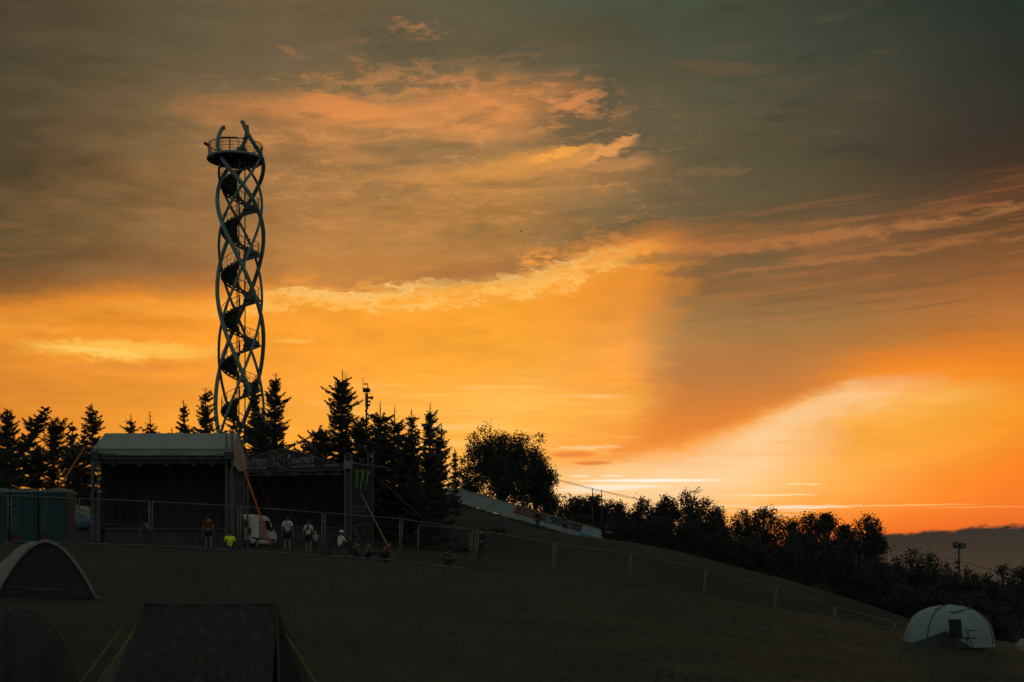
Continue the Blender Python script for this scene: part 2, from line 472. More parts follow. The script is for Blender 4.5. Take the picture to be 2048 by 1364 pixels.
def thing(name, label, cat, loc=(0, 0, 0), rotz=0.0, group=None):
    o = bpy.data.objects.new(name, None); COL.objects.link(o)
    o.empty_display_size = 0.2
    o.location = loc; o.rotation_euler = (0, 0, rotz)
    return tag(o, label, cat, group)


def link_mesh(name, me, m, parent=None, loc=None, rotz=None):
    o = bpy.data.objects.new(name, me); COL.objects.link(o)
    if m is not None:
        for x in (m if isinstance(m, (list, tuple)) else [m]): me.materials.append(x)
    if parent is not None: o.parent = parent
    if loc is not None: o.location = loc
    if rotz is not None: o.rotation_euler = (0, 0, rotz)
    return o


def np_mesh(name, v, quads=None, tris=None, smooth=False):
    me = bpy.data.meshes.new(name)
    v = np.asarray(v, dtype=np.float32).reshape(-1, 3)
    me.vertices.add(len(v)); me.vertices.foreach_set('co', v.ravel())
    fl, ls = [], []
    pos = 0
    if quads is not None and len(quads):
        q = np.asarray(quads, dtype=np.int32).reshape(-1, 4); fl.append(q.ravel())
        ls.append(np.arange(len(q)) * 4); pos = len(q) * 4
    if tris is not None and len(tris):
        t = np.asarray(tris, dtype=np.int32).reshape(-1, 3); fl.append(t.ravel())
        ls.append(pos + np.arange(len(t)) * 3)
    fl = np.concatenate(fl).astype(np.int32); ls = np.concatenate(ls).astype(np.int32)
    me.loops.add(len(fl)); me.loops.foreach_set('vertex_index', fl)
    me.polygons.add(len(ls)); me.polygons.foreach_set('loop_start', ls)
    me.update(calc_edges=True); me.validate()
    if smooth: me.polygons.foreach_set('use_smooth', np.ones(len(ls), dtype=bool))
    return me


class MB:
    """collects boxes, bars, tubes and sheets for one mesh object"""
    def __init__(self): self.v = []; self.f = []
    def add(self, vs, fs):
        b = len(self.v); self.v += [tuple(p) for p in vs]; self.f += [tuple(i + b for i in f) for f in fs]
        return self
    def box(self, c, s, rz=0.0, rot=None):
        hx, hy, hz = s[0] / 2, s[1] / 2, s[2] / 2
        R = rot if rot is not None else Matrix.Rotation(rz, 3, 'Z')
        c = Vector(c)
        vs = [c + R @ Vector((x, y, z)) for x in (-hx, hx) for y in (-hy, hy) for z in (-hz, hz)]
        return self.add(vs, [(0, 1, 3, 2), (4, 6, 7, 5), (0, 4, 5, 1), (2, 3, 7, 6), (0, 2, 6, 4), (1, 5, 7, 3)])
    def poly(self, pts, radii, n=6, cap=True, closed=False):
        pts = [Vector(p) for p in pts]; N = len(pts)
        if not isinstance(radii, (list, tuple)): radii = [radii] * N
        vs = []; up = Vector((0, 0, 1))
        prev = None
        for i, p in enumerate(pts):
            if closed: t = pts[(i + 1) % N] - pts[i - 1]
            else: t = pts[min(i + 1, N - 1)] - pts[max(i - 1, 0)]
            t.normalize()
            if prev is None:
                a = t.cross(up)
                if a.length < 1e-3: a = t.cross(Vector((1, 0, 0)))
            else:
                a = prev - t * prev.dot(t)
                if a.length < 1e-5: a = t.cross(up)
            a.normalize(); prev = a; b = t.cross(a)
            for k in range(n):
                th = 2 * math.pi * (k + .5) / n
                vs.append(p + (a * math.cos(th) + b * math.sin(th)) * radii[i])
        fs = []
        for i in range(N if closed else N - 1):
            j = (i + 1) % N
            for k in range(n):
                l = (k + 1) % n
                fs.append((i * n + k, i * n + l, j * n + l, j * n + k))
        if cap and not closed:
            fs.append(tuple(range(n - 1, -1, -1))); fs.append(tuple(range((N - 1) * n, N * n)))
        return self.add(vs, fs)
    def tube(self, a, b, r, n=6): return self.poly([a, b], r, n)
    def sheet(self, grid, thick=0.0):
        """grid[i][j] of points -> surface"""
        h, w = len(grid), len(grid[0])
        vs = [p for row in grid for p in row]
        fs = [(i * w + j, i * w + j + 1, (i + 1) * w + j + 1, (i + 1) * w + j) for i in range(h - 1) for j in range(w - 1)]
        return self.add(vs, fs)
    def prism(self, pts, d):
        """polygon pts extruded by vector d"""
        n = len(pts); d = Vector(d); pts = [Vector(p) for p in pts]
        vs = pts + [p + d for p in pts]
        fs = [tuple(range(n - 1, -1, -1)), tuple(range(n, 2 * n))]
        fs += [(i, (i + 1) % n, n + (i + 1) % n, n + i) for i in range(n)]
        return self.add(vs, fs)
    def ball(self, c, r, seg=10, ring=6, sz=(1, 1, 1)):
        vs = [(c[0], c[1], c[2] + r * sz[2])]
        for i in range(1, ring):
            t = math.pi * i / ring
            for j in range(seg):
                p = 2 * math.pi * j / seg
                vs.append((c[0] + r * sz[0] * math.sin(t) * math.cos(p), c[1] + r * sz[1] * math.sin(t) * math.sin(p), c[2] + r * sz[2] * math.cos(t)))
        vs.append((c[0], c[1], c[2] - r * sz[2]))
        fs = [(0, 1 + j, 1 + (j + 1) % seg) for j in range(seg)]
        for i in range(ring - 2):
            for j in range(seg):
                a = 1 + i * seg; k = (j + 1) % seg
                fs.append((a + j, a + seg + j, a + seg + k, a + k))
        a = 1 + (ring - 2) * seg; e = len(vs) - 1
        fs += [(a + j, e, a + (j + 1) % seg) for j in range(seg)]
        return self.add(vs, fs)
    def build(self, name, m, parent=None, smooth=False, loc=None, rotz=None, bevel=0.0, solid=0.0):
        me = bpy.data.meshes.new(name)
        me.from_pydata([tuple(p) for p in self.v], [], self.f)
        bm = bmesh.new(); bm.from_mesh(me)
        bmesh.ops.remove_doubles(bm, verts=bm.verts, dist=1e-5)
        bmesh.ops.recalc_face_normals(bm, faces=bm.faces)
        if solid: bmesh.ops.solidify(bm, geom=bm.faces[:], thickness=solid)
        if bevel:
            bmesh.ops.bevel(bm, geom=[e for e in bm.edges if e.calc_face_angle(0) > 0.5], offset=bevel, segments=2, affect='EDGES')
        bm.to_mesh(me); bm.free()
        if smooth: me.polygons.foreach_set('use_smooth', np.ones(len(me.polygons), dtype=bool))
        me.update()
        return link_mesh(name, me, m, parent, loc, rotz)


def text_sheet(txt, height, xs=1.0, bold=0.0):
    """verts and faces of a word in the XY plane, starting at the origin; letters 'height' tall"""
    cu = bpy.data.curves.new('word', 'FONT'); cu.body = txt; cu.size = 1.0; cu.resolution_u = 3; cu.offset = bold
    o = bpy.data.objects.new('word', cu); COL.objects.link(o)
    dg = bpy.context.evaluated_depsgraph_get(); dg.update()
    me = bpy.data.meshes.new_from_object(o.evaluated_get(dg))
    vs = [v.co.copy() for v in me.vertices]; fs = [tuple(p.vertices) for p in me.polygons]
    bpy.data.objects.remove(o); bpy.data.curves.remove(cu); bpy.data.meshes.remove(me)
    if not vs: return [], [], 0
    x0 = min(v.x for v in vs)
    k = height / 0.70
    vs = [Vector(((v.x - x0) * k * xs, v.y * k, 0)) for v in vs]
    return vs, fs, max(v.x for v in vs)


def lettering(name, txt, height, org, U, Vv, m, parent, xs=1.0, bold=0.0, width=None, centre=False, t=0.004):
    """flat printed word: org + x*U + y*Vv; given in the parent's coordinates"""
    vs, fs, w = text_sheet(txt, height, xs, bold)
    if not vs: return None
    org, U, Vv = Vector(org), Vector(U).normalized(), Vector(Vv).normalized()
    k = (width / w) if width else 1.0
    off = -w * k / 2 if centre else 0
    me = bpy.data.meshes.new(name)
    me.from_pydata([tuple(org + U * (v.x * k + off) + Vv * v.y) for v in vs], [], fs); me.update()
    return link_mesh(name, me, m, parent)


# ------------------------------------------------------------------ ground
CP = []
def cp(px, py, Y): p = W(px, py, Y); CP.append((p.x, p.y, p.z))
for x in (-40, -15, 0, 15, 40): CP.append((x, -25, -0.4 - 0.01 * x)); CP.append((x, 0, -0.012 * x))
for px, Y, z in [(0, 14, .10), (420, 14, .05), (1024, 14, 0), (1700, 14, -.2), (2048, 14, -.35), (1024, 30, .5), (600, 30, .95), (2048, 28, -.5), (1500, 30, .1), (1024, 45, 1.35), (300, 45, 2.2)]:
    CP.append((XW(px, Y), Y, z))
cp(90, 1196, 30); cp(1900, 1293, 42); cp(2048, 1300, 44)
FENCE = [(-160, 985, 57.5), (20, 990, 58.5), (155, 996, 59.4), (302, 1002, 60.3), (480, 1012, 61.2), (648, 1025, 62.4), (803, 1037, 64.0), (955, 1060, 66.0),
         (1110, 1085, 68.0), (1262, 1107, 70.0), (1412, 1137, 73.0), (1553, 1175, 78.0), (1670, 1213, 86.0), (1790, 1244, 96.0), (1905, 1268, 108.0)]
for px, py, Y in FENCE:
    p = W(px, py, Y); CP.append((p.x, p.y, p.z - 2.02))
for px, py in [(1110, 1159), (1262, 1177), (1412, 1197), (1553, 1215), (1670, 1236), (1800, 1256), (1950, 1275)]: cp(px, py, 52)
for px, py, Y in [(60, 1092, 66), (330, 1090, 78), (620, 1106, 78), (160, 1052, 86), (740, 1108, 76), (575, 1103, 70), (893, 1131, 74), (962, 1113, 78),
                  (1200, 1088, 128), (1300, 1092, 122), (1450, 1128, 114), (1600, 1166, 108), (1700, 1196, 105), (1830, 1241, 100),
                  (880, 999, 131), (960, 1025, 130), (1060, 1051, 129), (900, 1012, 127), (1000, 1040, 126), (998, 1062, 105), (925, 1097, 98), (1075, 1064, 121), (1130, 1069, 121), (1215, 1089, 127)]:
    cp(px, py, Y)
for px, Y, z in [(485, 140, 9.5), (200, 100, 7.0), (0, 95, 6.5), (600, 110, 7.5), (750, 115, 8.0), (0, 140, 9.0), (800, 150, 10),
                 (1050, 150, 7.0), (1300, 150, 3.2), (1500, 150, 0.5), (1700, 150, -2.5), (1950, 165, -6.5), (2048, 130, -4.5)]:
    CP.append((XW(px, Y), Y, z))
for px, py, Y in [(1100, 1055, 230), (1400, 1072, 230), (1700, 1106, 230), (1950, 1162, 240), (500, 1040, 230)]: cp(px, py, Y)
CP = np.array(CP)
_C2 = 36.0
def _phi(d2): return np.sqrt(d2 + _C2)
_n = len(CP)
_K = np.zeros((_n + 3, _n + 3))
_dx = CP[:, None, :2] - CP[None, :, :2]
_K[:_n, :_n] = _phi((_dx ** 2).sum(-1)) - np.eye(_n) * 0.25
_K[:_n, _n] = 1; _K[:_n, _n + 1:] = CP[:, :2]; _K[_n, :_n] = 1; _K[_n + 1:, :_n] = CP[:, :2].T
_wt = np.linalg.solve(_K, np.concatenate([CP[:, 2], [0, 0, 0]]))


def Gs(P):
    P = np.atleast_2d(np.asarray(P, dtype=float))
    out = np.empty(len(P))
    for i in range(0, len(P), 4000):
        Q = P[i:i + 4000]
        Qc = np.stack([np.clip(Q[:, 0], -75, 95), np.clip(Q[:, 1], -30, 250)], 1)
        d = ((Qc[:, None, :] - CP[None, :, :2]) ** 2).sum(-1)
        z = _phi(d) @ _wt[:_n] + _wt[_n] + Qc @ _wt[_n + 1:]
        far = np.hypot(Q[:, 0] - Qc[:, 0], Q[:, 1] - Qc[:, 1])
        s = np.clip(far / 700.0, 0, 1); s = s * s * (3 - 2 * s)
        out[i:i + 4000] = z * (1 - s) + (-45.0) * s
    return out


def G(x, y): return float(Gs([(x, y)])[0])


def on(px, Y, dz=0.0):
    x = XW(px, Y)
    return Vector((x, Y, G(x, Y) + dz))


def axis(dense0, dense1, step, far0, far1):
    a = list(np.arange(dense0, dense1 + 1e-6, step))
    s = step
    while a[-1] < far1: s *= 1.35; a.append(a[-1] + s)
    s = step
    while a[0] > far0: s *= 1.35; a.insert(0, a[0] - s)
    return np.array(a)


_xs = axis(-50, 60, 0.8, -7000, 7000); _ys = axis(4, 140, 0.8, -3000, 9000)
_gx, _gy = np.meshgrid(_xs, _ys)
_P = np.stack([_gx.ravel(), _gy.ravel()], 1)
_z = Gs(_P)
_h = np.array([mnoise.noise((p[0] * 0.35, p[1] * 0.35, 1.0)) * 0.05 + mnoise.noise((p[0] * 1.1, p[1] * 1.1, 5.0)) * 0.025
               if -55 < p[0] < 70 and 0 < p[1] < 145 else 0.0 for p in _P])
_w = len(_xs); _hh = len(_ys)
_i = (np.arange(_hh - 1)[:, None] * _w + np.arange(_w - 1)[None, :]).ravel()
ground_me = np_mesh('ground', np.column_stack([_P, _z + _h]), quads=np.stack([_i, _i + 1, _i + _w + 1, _i + _w], 1), smooth=True)
gm = bpy.data.materials.new('meadow'); gm.use_nodes = True
_nt = gm.node_tree; _b = _nt.nodes['Principled BSDF']
_tc = _nt.nodes.new('ShaderNodeTexCoord')
_na = _nt.nodes.new('ShaderNodeTexNoise'); _na.inputs['Scale'].default_value = 0.22; _na.inputs['Detail'].default_value = 7; _na.inputs['Roughness'].default_value = 0.65
_nb = _nt.nodes.new('ShaderNodeTexNoise'); _nb.inputs['Scale'].default_value = 9.0; _nb.inputs['Detail'].default_value = 5
_nt.links.new(_tc.outputs['Object'], _na.inputs['Vector']); _nt.links.new(_tc.outputs['Object'], _nb.inputs['Vector'])
_ra = _nt.nodes.new('ShaderNodeValToRGB')
_ra.color_ramp.elements[0].position = 0.33; _ra.color_ramp.elements[0].color = (0.034, 0.040, 0.028, 1)
_ra.color_ramp.elements[1].position = 0.68; _ra.color_ramp.elements[1].color = (0.055, 0.058, 0.043, 1)
_nt.links.new(_na.outputs['Fac'], _ra.inputs[0])
_mx = _nt.nodes.new('ShaderNodeMixRGB'); _mx.blend_type = 'MULTIPLY'; _mx.inputs[0].default_value = 0.7
_rb = _nt.nodes.new('ShaderNodeValToRGB'); _rb.color_ramp.elements[0].position = 0.3; _rb.color_ramp.elements[0].color = (.45, .45, .45, 1); _rb.color_ramp.elements[1].position = 0.7
_nt.links.new(_nb.outputs['Fac'], _rb.inputs[0]); _nt.links.new(_ra.outputs[0], _mx.inputs[1]); _nt.links.new(_rb.outputs[0], _mx.inputs[2])
_nt.links.new(_mx.outputs[0], _b.inputs['Base Color'])
_b.inputs['Roughness'].default_value = 0.95; _b.inputs['Specular IOR Level'].default_value = 0.05
_bp = _nt.nodes.new('ShaderNodeBump'); _bp.inputs['Strength'].default_value = 0.6; _bp.inputs['Distance'].default_value = 0.08
_nt.links.new(_nb.outputs['Fac'], _bp.inputs['Height']); _nt.links.new(_bp.outputs[0], _b.inputs['Normal'])
ground = link_mesh('ground', ground_me, gm)
ground['kind'] = 'structure'

# ------------------------------------------------------------------ trees
BARK = mat('bark', (0.09, 0.07, 0.05), 0.95, var=0.35, scale=6, bump=0.5)
NEEDLE = mat('spruce needles', (0.062, 0.066, 0.054), 0.9, var=0.2, scale=1.2, spec=0.03)
LEAF = mat('broad leaves', (0.046, 0.049, 0.040), 0.9, var=0.2, scale=0.8, spec=0.03)
LEAF2 = mat('dull leaves', (0.049, 0.047, 0.039), 0.9, var=0.2, scale=0.8, spec=0.03)


def kites(base, tip, wid, rg):
    """one kite-shaped spray per row: base, tip (n,3), width (n,)"""
    n = len(base); ax = tip - base; L = np.linalg.norm(ax, axis=1, keepdims=True) + 1e-6
    r = rg.normal(size=(n, 3)); r[:, 2] *= 0.5
    side = np.cross(ax, r); side /= (np.linalg.norm(side, axis=1, keepdims=True) + 1e-6)
    mid = base + ax * 0.4
    v = np.stack([base, mid + side * wid[:, None], tip, mid - side * wid[:, None]], 1).reshape(-1, 3)
    return v, np.arange(n * 4).reshape(-1, 4)


def spruce(px, top, Y, wpx, label, seed, lean=0.0, dens=1.0, taper=0.85, bare=0.06, name='spruce_tree', group='spruces on the hilltop', droop=1.0):
    rg = np.random.default_rng(seed)
    lean = lean or float(rg.normal(0, 0.016))
    base = on(px, Y)
    tip = W(px, top, Y)
    h = tip.z - base.z
    R = wpx * Y / F / 2.0
    root = thing(name, label, 'tree', base, 0, group)
    mb = MB()
    pts = [(lean * h * (t ** 1.5), 0, h * t) for t in np.linspace(-0.02, 1, 9)]
    mb.poly(pts, [0.02 + 0.022 * h * (1 - t) for t in np.linspace(0, 1, 9)], 6)
    # limbs belong to the crown mesh as thin bars
    B, T, Wd = [], [], []
    z = 0.10 * h
    while z < h * (1 - bare):
        t = z / h
        rad = R * (1 - t) ** taper * (1.0 if t > 0.2 else 0.75 + t * 1.25)
        nb = int(rg.integers(4, 8))
        wf = rg.uniform(0.70, 1.22)
        a0 = rg.uniform(0, 6.28)
        for k in range(nb):
            az = a0 + k * 6.283 / nb + rg.normal(0, 0.25)
            L = max(0.12, rad * wf * rg.uniform(0.45, 1.20))
            if rg.random() < 0.14: L *= rg.uniform(1.15, 1.5)
            up = (0.55 * t - 0.18 * droop) + rg.normal(0, 0.08)
            zz = z + rg.uniform(-0.12, 0.12)
            d = np.array([math.cos(az), math.sin(az), 0])
            o = np.array([lean * h * (t ** 1.5), 0, zz])
            n = max(3, int(L / 0.075 * dens))
            s = np.linspace(0.0, 1, n)
            cz = L * (up * s + (-0.30 * droop) * s * (1 - s) * (1 - t) + 0.16 * s ** 3)
            P = o + d * (L * s)[:, None] + np.array([0, 0, 1]) * cz[:, None]
            # the branch itself
            B.append(P[:-1]); T.append(P[1:] + (P[1:] - P[:-1]) * 0.3); Wd.append(np.full(n - 1, 0.022))
            perp = np.array([-d[1], d[0], 0])
            for sgn in (-1, 1, 0, 0):
                m = n
                tl = (0.13 + 0.34 * (1 - s) * min(1, L) + 0.05) * rg.uniform(0.6, 1.25, m)
                if sgn == 0:
                    tl *= 0.75
                    dirv = d[None, :] * rg.uniform(0.2, 0.7, m)[:, None] + perp[None, :] * rg.normal(0, 0.35, m)[:, None]
                    dirv = dirv + np.array([0, 0, 1]) * (rg.normal(-0.45 * droop, 0.45, m))[:, None]
                else:
                    dirv = perp[None, :] * sgn + d[None, :] * rg.uniform(0.35, 0.9, m)[:, None] + np.array([0, 0, 1]) * rg.normal(-0.28 * droop, 0.2, m)[:, None]
                dirv /= np.linalg.norm(dirv, axis=1, keepdims=True)
                B.append(P); T.append(P + dirv * tl[:, None]); Wd.append(0.028 + 0.035 * rg.random(m))
        z += rg.uniform(0.26, 0.56) * (0.55 + 0.5 * (1 - t))
    # leader and candles
    tp = np.array([lean * h, 0, h])
    for k in range(7):
        zz = h * (1 - bare) - 0.02 + k * bare * h / 7
        az = rg.uniform(0, 6.28); L = R * 0.16 * (1.2 - k / 7)
        xx = lean * h * (zz / h) ** 1.5
        B.append(np.array([[xx, 0, zz]])); T.append(np.array([[xx + math.cos(az) * L, math.sin(az) * L, zz + L * 0.9]])); Wd.append(np.array([0.022]))
    v, q = kites(np.concatenate(B), np.concatenate(T), np.concatenate(Wd), rg)
    link_mesh('crown', np_mesh('crown', v, quads=q), NEEDLE, root)
    mb.build('trunk', BARK, root, smooth=True)
    return root


def broadleaf(px, top, Y, wpx, label, seed, lobes=9, leaf=0.17, clumps=260, per=26, bot=0.12, name='broadleaf_tree', group='broadleaf trees along the slope', m=None, peak=None, thin=0.0, cat='tree'):
    """peak: list of (dx in px, top row) that raise single crown tops"""
    rg = np.random.default_rng(seed)
    base = on(px, Y)
    k = Y / F
    h = W(px, top, Y).z - base.z
    R = wpx * k / 2.0
    root = thing(name, label, cat, base, 0, group)
    # crown lobes
    cs, rs = [], []
    for i in range(lobes):
        a = rg.uniform(0, 6.28); rr = R * math.sqrt(rg.random()) * 0.62
        zz = h * rg.uniform(0.34, 0.74)
        rad = R * rg.uniform(0.30, 0.50)
        rad = min(rad, (h - zz) * 0.95)
        cs.append((rr * math.cos(a), rr * math.sin(a), zz)); rs.append(rad)
    cs.append((0, 0, h * 0.52)); rs.append(min(R * 0.6, h * .4))
    cs.append((rg.uniform(-.15, .15) * R, 0, h - R * 0.28)); rs.append(R * 0.28)
    if peak:
        for dxp, ty in peak:
            zt = W(px + dxp, ty, Y).z - base.z
            r0 = min(R * rg.uniform(0.13, 0.2), 0.8)
            for q_ in range(4):
                cs.append((dxp * k + rg.normal(0, 0.1), rg.normal(0, 0.3), zt - r0 * (0.95 + q_ * 1.3))); rs.append(r0 * (1 + q_ * .3))
    for i in range(6):
        a = i * 1.05 + rg.uniform(0, .5)
        cs.append((R * .62 * math.cos(a), R * .62 * math.sin(a), h * bot + R * .32)); rs.append(R * .42)
    cs = np.array(cs); rs = np.array(rs)
    n = len(rs)
    w = rs ** 2; w /= w.sum()
    pick = rg.choice(n, clumps, p=w)
    dirs = rg.normal(size=(clumps, 3)); dirs /= np.linalg.norm(dirs, axis=1, keepdims=True)
    rad = rs[pick] * (rg.random(clumps) ** 0.38)
    cc = cs[pick] + dirs * rad[:, None]
    cc = cc[cc[:, 2] > h * bot * 0.5]
    if thin: cc = cc[rg.random(len(cc)) > thin]
    N = len(cc) * per
    sz = 0.20 + 0.16 * rg.random(len(cc))
    P = np.repeat(cc, per, 0) + rg.normal(size=(N, 3)) * np.repeat(sz, per)[:, None] * np.array([1, 1, 0.8])
    dv = rg.normal(size=(N, 3)); dv[:, 2] -= 0.3; dv /= np.linalg.norm(dv, axis=1, keepdims=True)
    ln = leaf * rg.uniform(0.7, 1.4, N)
    v, q = kites(P, P + dv * ln[:, None], ln * 0.33, rg)
    # twigs that carry the clumps
    tb = cs[rg.choice(n, len(cc))] * 0.25 + cc * 0.75
    v2, q2 = kites(tb, cc + (cc - tb) * 0.3, np.full(len(cc), 0.02), rg)
    link_mesh('crown', np_mesh('crown', np.concatenate([v, v2]), quads=np.concatenate([q, q2 + len(v)])), m or LEAF, root)
    mb = MB()
    mb.poly([(0, 0, -0.15), (0.03, 0, h * .15), (-0.05, 0.02, h * .35), (0, 0, h * .6), (0.05, 0, h * .85)], [0.035 * h, 0.026 * h, 0.020 * h, 0.012 * h, 0.004 * h], 7)
    for i in range(n):
        c = cs[i]
        if c[2] < h * .2: continue
        z0 = max(h * 0.14, c[2] - rs[i] * 1.6) * 0.75
        mb.poly([(0, 0, z0), (c[0] * .5, c[1] * .5, (z0 + c[2]) * .52), tuple(c)], [0.012 * h, 0.008 * h, 0.003 * h], 5)
    mb.build('trunk', BARK, root, smooth=True)
    return root


# spruces behind the stages, left to right: (column, top row, distance, width px, label)
spruce(14, 820, 92, 130, 'blunt dark spruce at the far left edge above the blue toilets', 1, dens=1.2, bare=0.02, taper=0.6)
spruce(6, 815, 94, 84, 'leaning spruce whose top plume tilts to the right, above the toilets', 2, lean=0.44, dens=1.5, taper=0.42, bare=0.01)
spruce(106, 838, 96, 92, 'scrubby tufted pine with a ragged round top left of the stage', 3, dens=0.9, bare=0.02, taper=0.4, name='pine_tree', droop=-0.5)
spruce(146, 846, 94, 84, 'short ragged conifer just left of the tallest spruce beside the white roof', 4, bare=0.03, taper=0.6)
spruce(187, 806, 96, 110, 'slim pointed spruce at the left end of the white stage roof', 5, taper=0.75)
spruce(166, 852, 98, 50, 'small conifer half hidden behind the slim spruce left of the stage roof', 6, taper=0.7)
spruce(262, 828, 100, 130, 'sparse spruce tip rising over the left half of the white roof', 7, dens=.75, bare=0.10)
spruce(305, 822, 100, 120, 'thin spruce tip over the middle of the white roof', 8, dens=.7, bare=0.12)
spruce(346, 854, 101, 50, 'tiny conifer top peeking over the white roof', 9, dens=.8)
spruce(371, 800, 98, 105, 'bushy spruce left of the tower foot with a bare leader', 10, bare=0.07)
spruce(411, 777, 99, 125, 'taller spruce touching the left foot of the lookout tower', 11, dens=1.1, bare=0.03, taper=0.7)
spruce(510, 752, 112, 96, 'dense spruce in front of the lower tower stairs', 12, dens=1.2, bare=0.03)
spruce(462, 840, 108, 90, 'low spruce hiding the base of the lookout tower', 13, dens=1.1, taper=0.6)
spruce(548, 747, 100, 140, 'tall spruce with long drooping boughs right of the tower', 14, dens=1.1, bare=0.04, taper=0.62)
spruce(530, 832, 99, 165, 'broad dark spruce behind the black stage roof', 15, dens=1.1, taper=0.6)
spruce(612, 880, 98, 110, 'small conifer in the gap between the two tall spruces', 16, taper=0.6)
spruce(680, 740, 100, 165, 'big solitary spruce with ragged boughs, left of the loudspeaker mast', 17, dens=1.15, bare=0.06, taper=0.66)
spruce(640, 858, 100, 170, 'low dense spruce below the big solitary spruce', 18, dens=1.1, taper=0.5)
spruce(725, 836, 100, 150, 'dark spruce wrapped around the foot of the loudspeaker mast', 19, dens=1.1, taper=0.5, bare=0.02)
spruce(762, 802, 98, 125, 'spruce with several bare shoots just right of the loudspeaker mast', 20, dens=1.1, bare=0.11, taper=0.55)
spruce(788, 812, 99, 120, 'spruce with a thin bare leader, second right of the mast', 21, bare=0.12, taper=0.6)
spruce(829, 818, 98, 100, 'left one of the twin spruce tops near the broadleaf dome', 22, bare=0.07, taper=0.7)
spruce(858, 806, 99, 110, 'right one of the twin spruce tops with a tall bare leader', 23, bare=0.10, taper=0.66)
spruce(878, 846, 100, 105, 'shorter spruce on the right flank of the twin tops', 24, taper=0.6)
spruce(812, 865, 97, 170, 'broad low spruce filling the middle of the conifer group', 25, dens=1.2, taper=0.45)
spruce(868, 895, 94, 130, 'low wide spruce whose branches hang over the white ramp end', 26, dens=1.2, taper=0.5)
spruce(760, 868, 99, 180, 'dense low spruce behind the hanging black banner', 27, dens=1.2, taper=0.45)
spruce(912, 896, 108, 44, 'slender young spruce tip at the right edge of the conifers', 28, taper=0.8, dens=.9)
spruce(592, 896, 98, 150, 'squat spruce just above the black stage banner', 29, dens=1.2, taper=0.5)
spruce(70, 890, 90, 130, 'low dark spruce filling the gap above the toilets', 30, dens=1.1, taper=0.45)
spruce(150, 890, 90, 110, 'low spruce beside the left stage tower', 31, dens=1.1, taper=0.45)
spruce(4, 900, 88, 120, 'low spruce cut by the left picture edge', 32, dens=1.1, taper=0.45)

# the dome-shaped broadleaf tree and the long hedge of trees running down the slope
broadleaf(1000, 848, 142, 205, 'large round broadleaf tree standing alone behind the white ramp', 41, lobes=20, clumps=980, per=26, leaf=0.19, bot=0.0, peak=[(-22, 847), (-58, 872), (16, 856), (-35, 853), (40, 872)])
broadleaf(1070, 890, 144, 104, 'loose airy tree leaning out right of the round tree', 42, lobes=14, clumps=620, per=22, leaf=0.18, bot=0.0, peak=[(-4, 888), (20, 925), (8, 903)])
broadleaf(1096, 948, 146, 66, 'thin bushy tree at the low right end of the round tree', 43, lobes=9, clumps=300, per=22, leaf=0.18, bot=0.02)
broadleaf(935, 925, 142, 70, 'leafy bush between the conifers and the round tree', 44, lobes=7, clumps=180, per=24, bot=0.02)
HEDGE = [(1148, 988, 152, 74, 'leftmost low tree of the long dark tree line on the slope'),
         (1192, 984, 152, 66, 'low tree behind the two thin cable poles'),
         (1235, 1002, 151, 62, 'flat-topped low tree right of the cable poles'),
         (1283, 996, 151, 78, 'rounded tree with fine airy twigs left of the highest tree line crown'),
         (1330, 988, 149, 70, 'leafy tree on the left shoulder of the highest tree line crown'),
         (1384, 978, 148, 96, 'highest broad crown in the middle of the long tree line'),
         (1432, 1004, 148, 70, 'airy tree on the right shoulder of the highest crown'),
         (1492, 1020, 147, 74, 'loose tree left of the pointed crown on the tree line'),
         (1527, 1011, 147, 64, 'crown with one pointed tuft on the tree line'),
         (1578, 1032, 146, 70, 'low tree in the dip right of the pointed tuft'),
         (1622, 1026, 145, 76, 'rounded dense tree near the right end of the tree line'),
         (1652, 1024, 146, 50, 'narrow tree with a small nodding top near the right end'),
         (1690, 1048, 144, 64, 'low spiky tree left of the tall end tree'),
         (1735, 1030, 143, 66, 'tall end tree with a forked top before the grey cloud'),
         (1752, 1068, 142, 40, 'slim leafy tree on the outer edge of the tall end tree')]
for i, (px, ty, Y, wp, lab) in enumerate(HEDGE):
    rr = random.Random(100 + i)
    pk = [(0, ty), (rr.uniform(-.3, -.12) * wp, ty + rr.uniform(4, 12)), (rr.uniform(.12, .32) * wp, ty + rr.uniform(6, 16))]
    broadleaf(px, ty + 3, Y, wp * 1.25, lab, 60 + i, lobes=11, clumps=470, per=20, leaf=0.20, bot=0.0, peak=pk, m=LEAF if i % 2 else LEAF2)
LOW = [(1160, 1030, 138), (1240, 1032, 136), (1310, 1030, 136), (1380, 1040, 135), (1450, 1050, 134), (1520, 1048, 132), (1590, 1054, 130), (1650, 1060, 130), (1712, 1078, 130), (1755, 1112, 132)]
LOWLAB = ['first low bush under the tree line, beside the right end of the ramp', 'low bush under the flat-topped tree', 'low bush left below the highest crown', 'low bush right below the highest crown',
          'low bush under the airy shoulder tree', 'low bush below the pointed tuft', 'low bush in the dip of the tree line', 'low bush below the rounded dense tree', 'low bush left below the tall end tree', 'low bush at the foot of the tall end tree']
for i, (px, ty, Y) in enumerate(LOW):
    broadleaf(px, ty, Y, 112, LOWLAB[i], 90 + i, lobes=9, clumps=260, per=22, leaf=0.20, bot=-0.02, name='bush', group='bushes under the tree line', m=LEAF2 if i % 2 else LEAF, cat='bush')
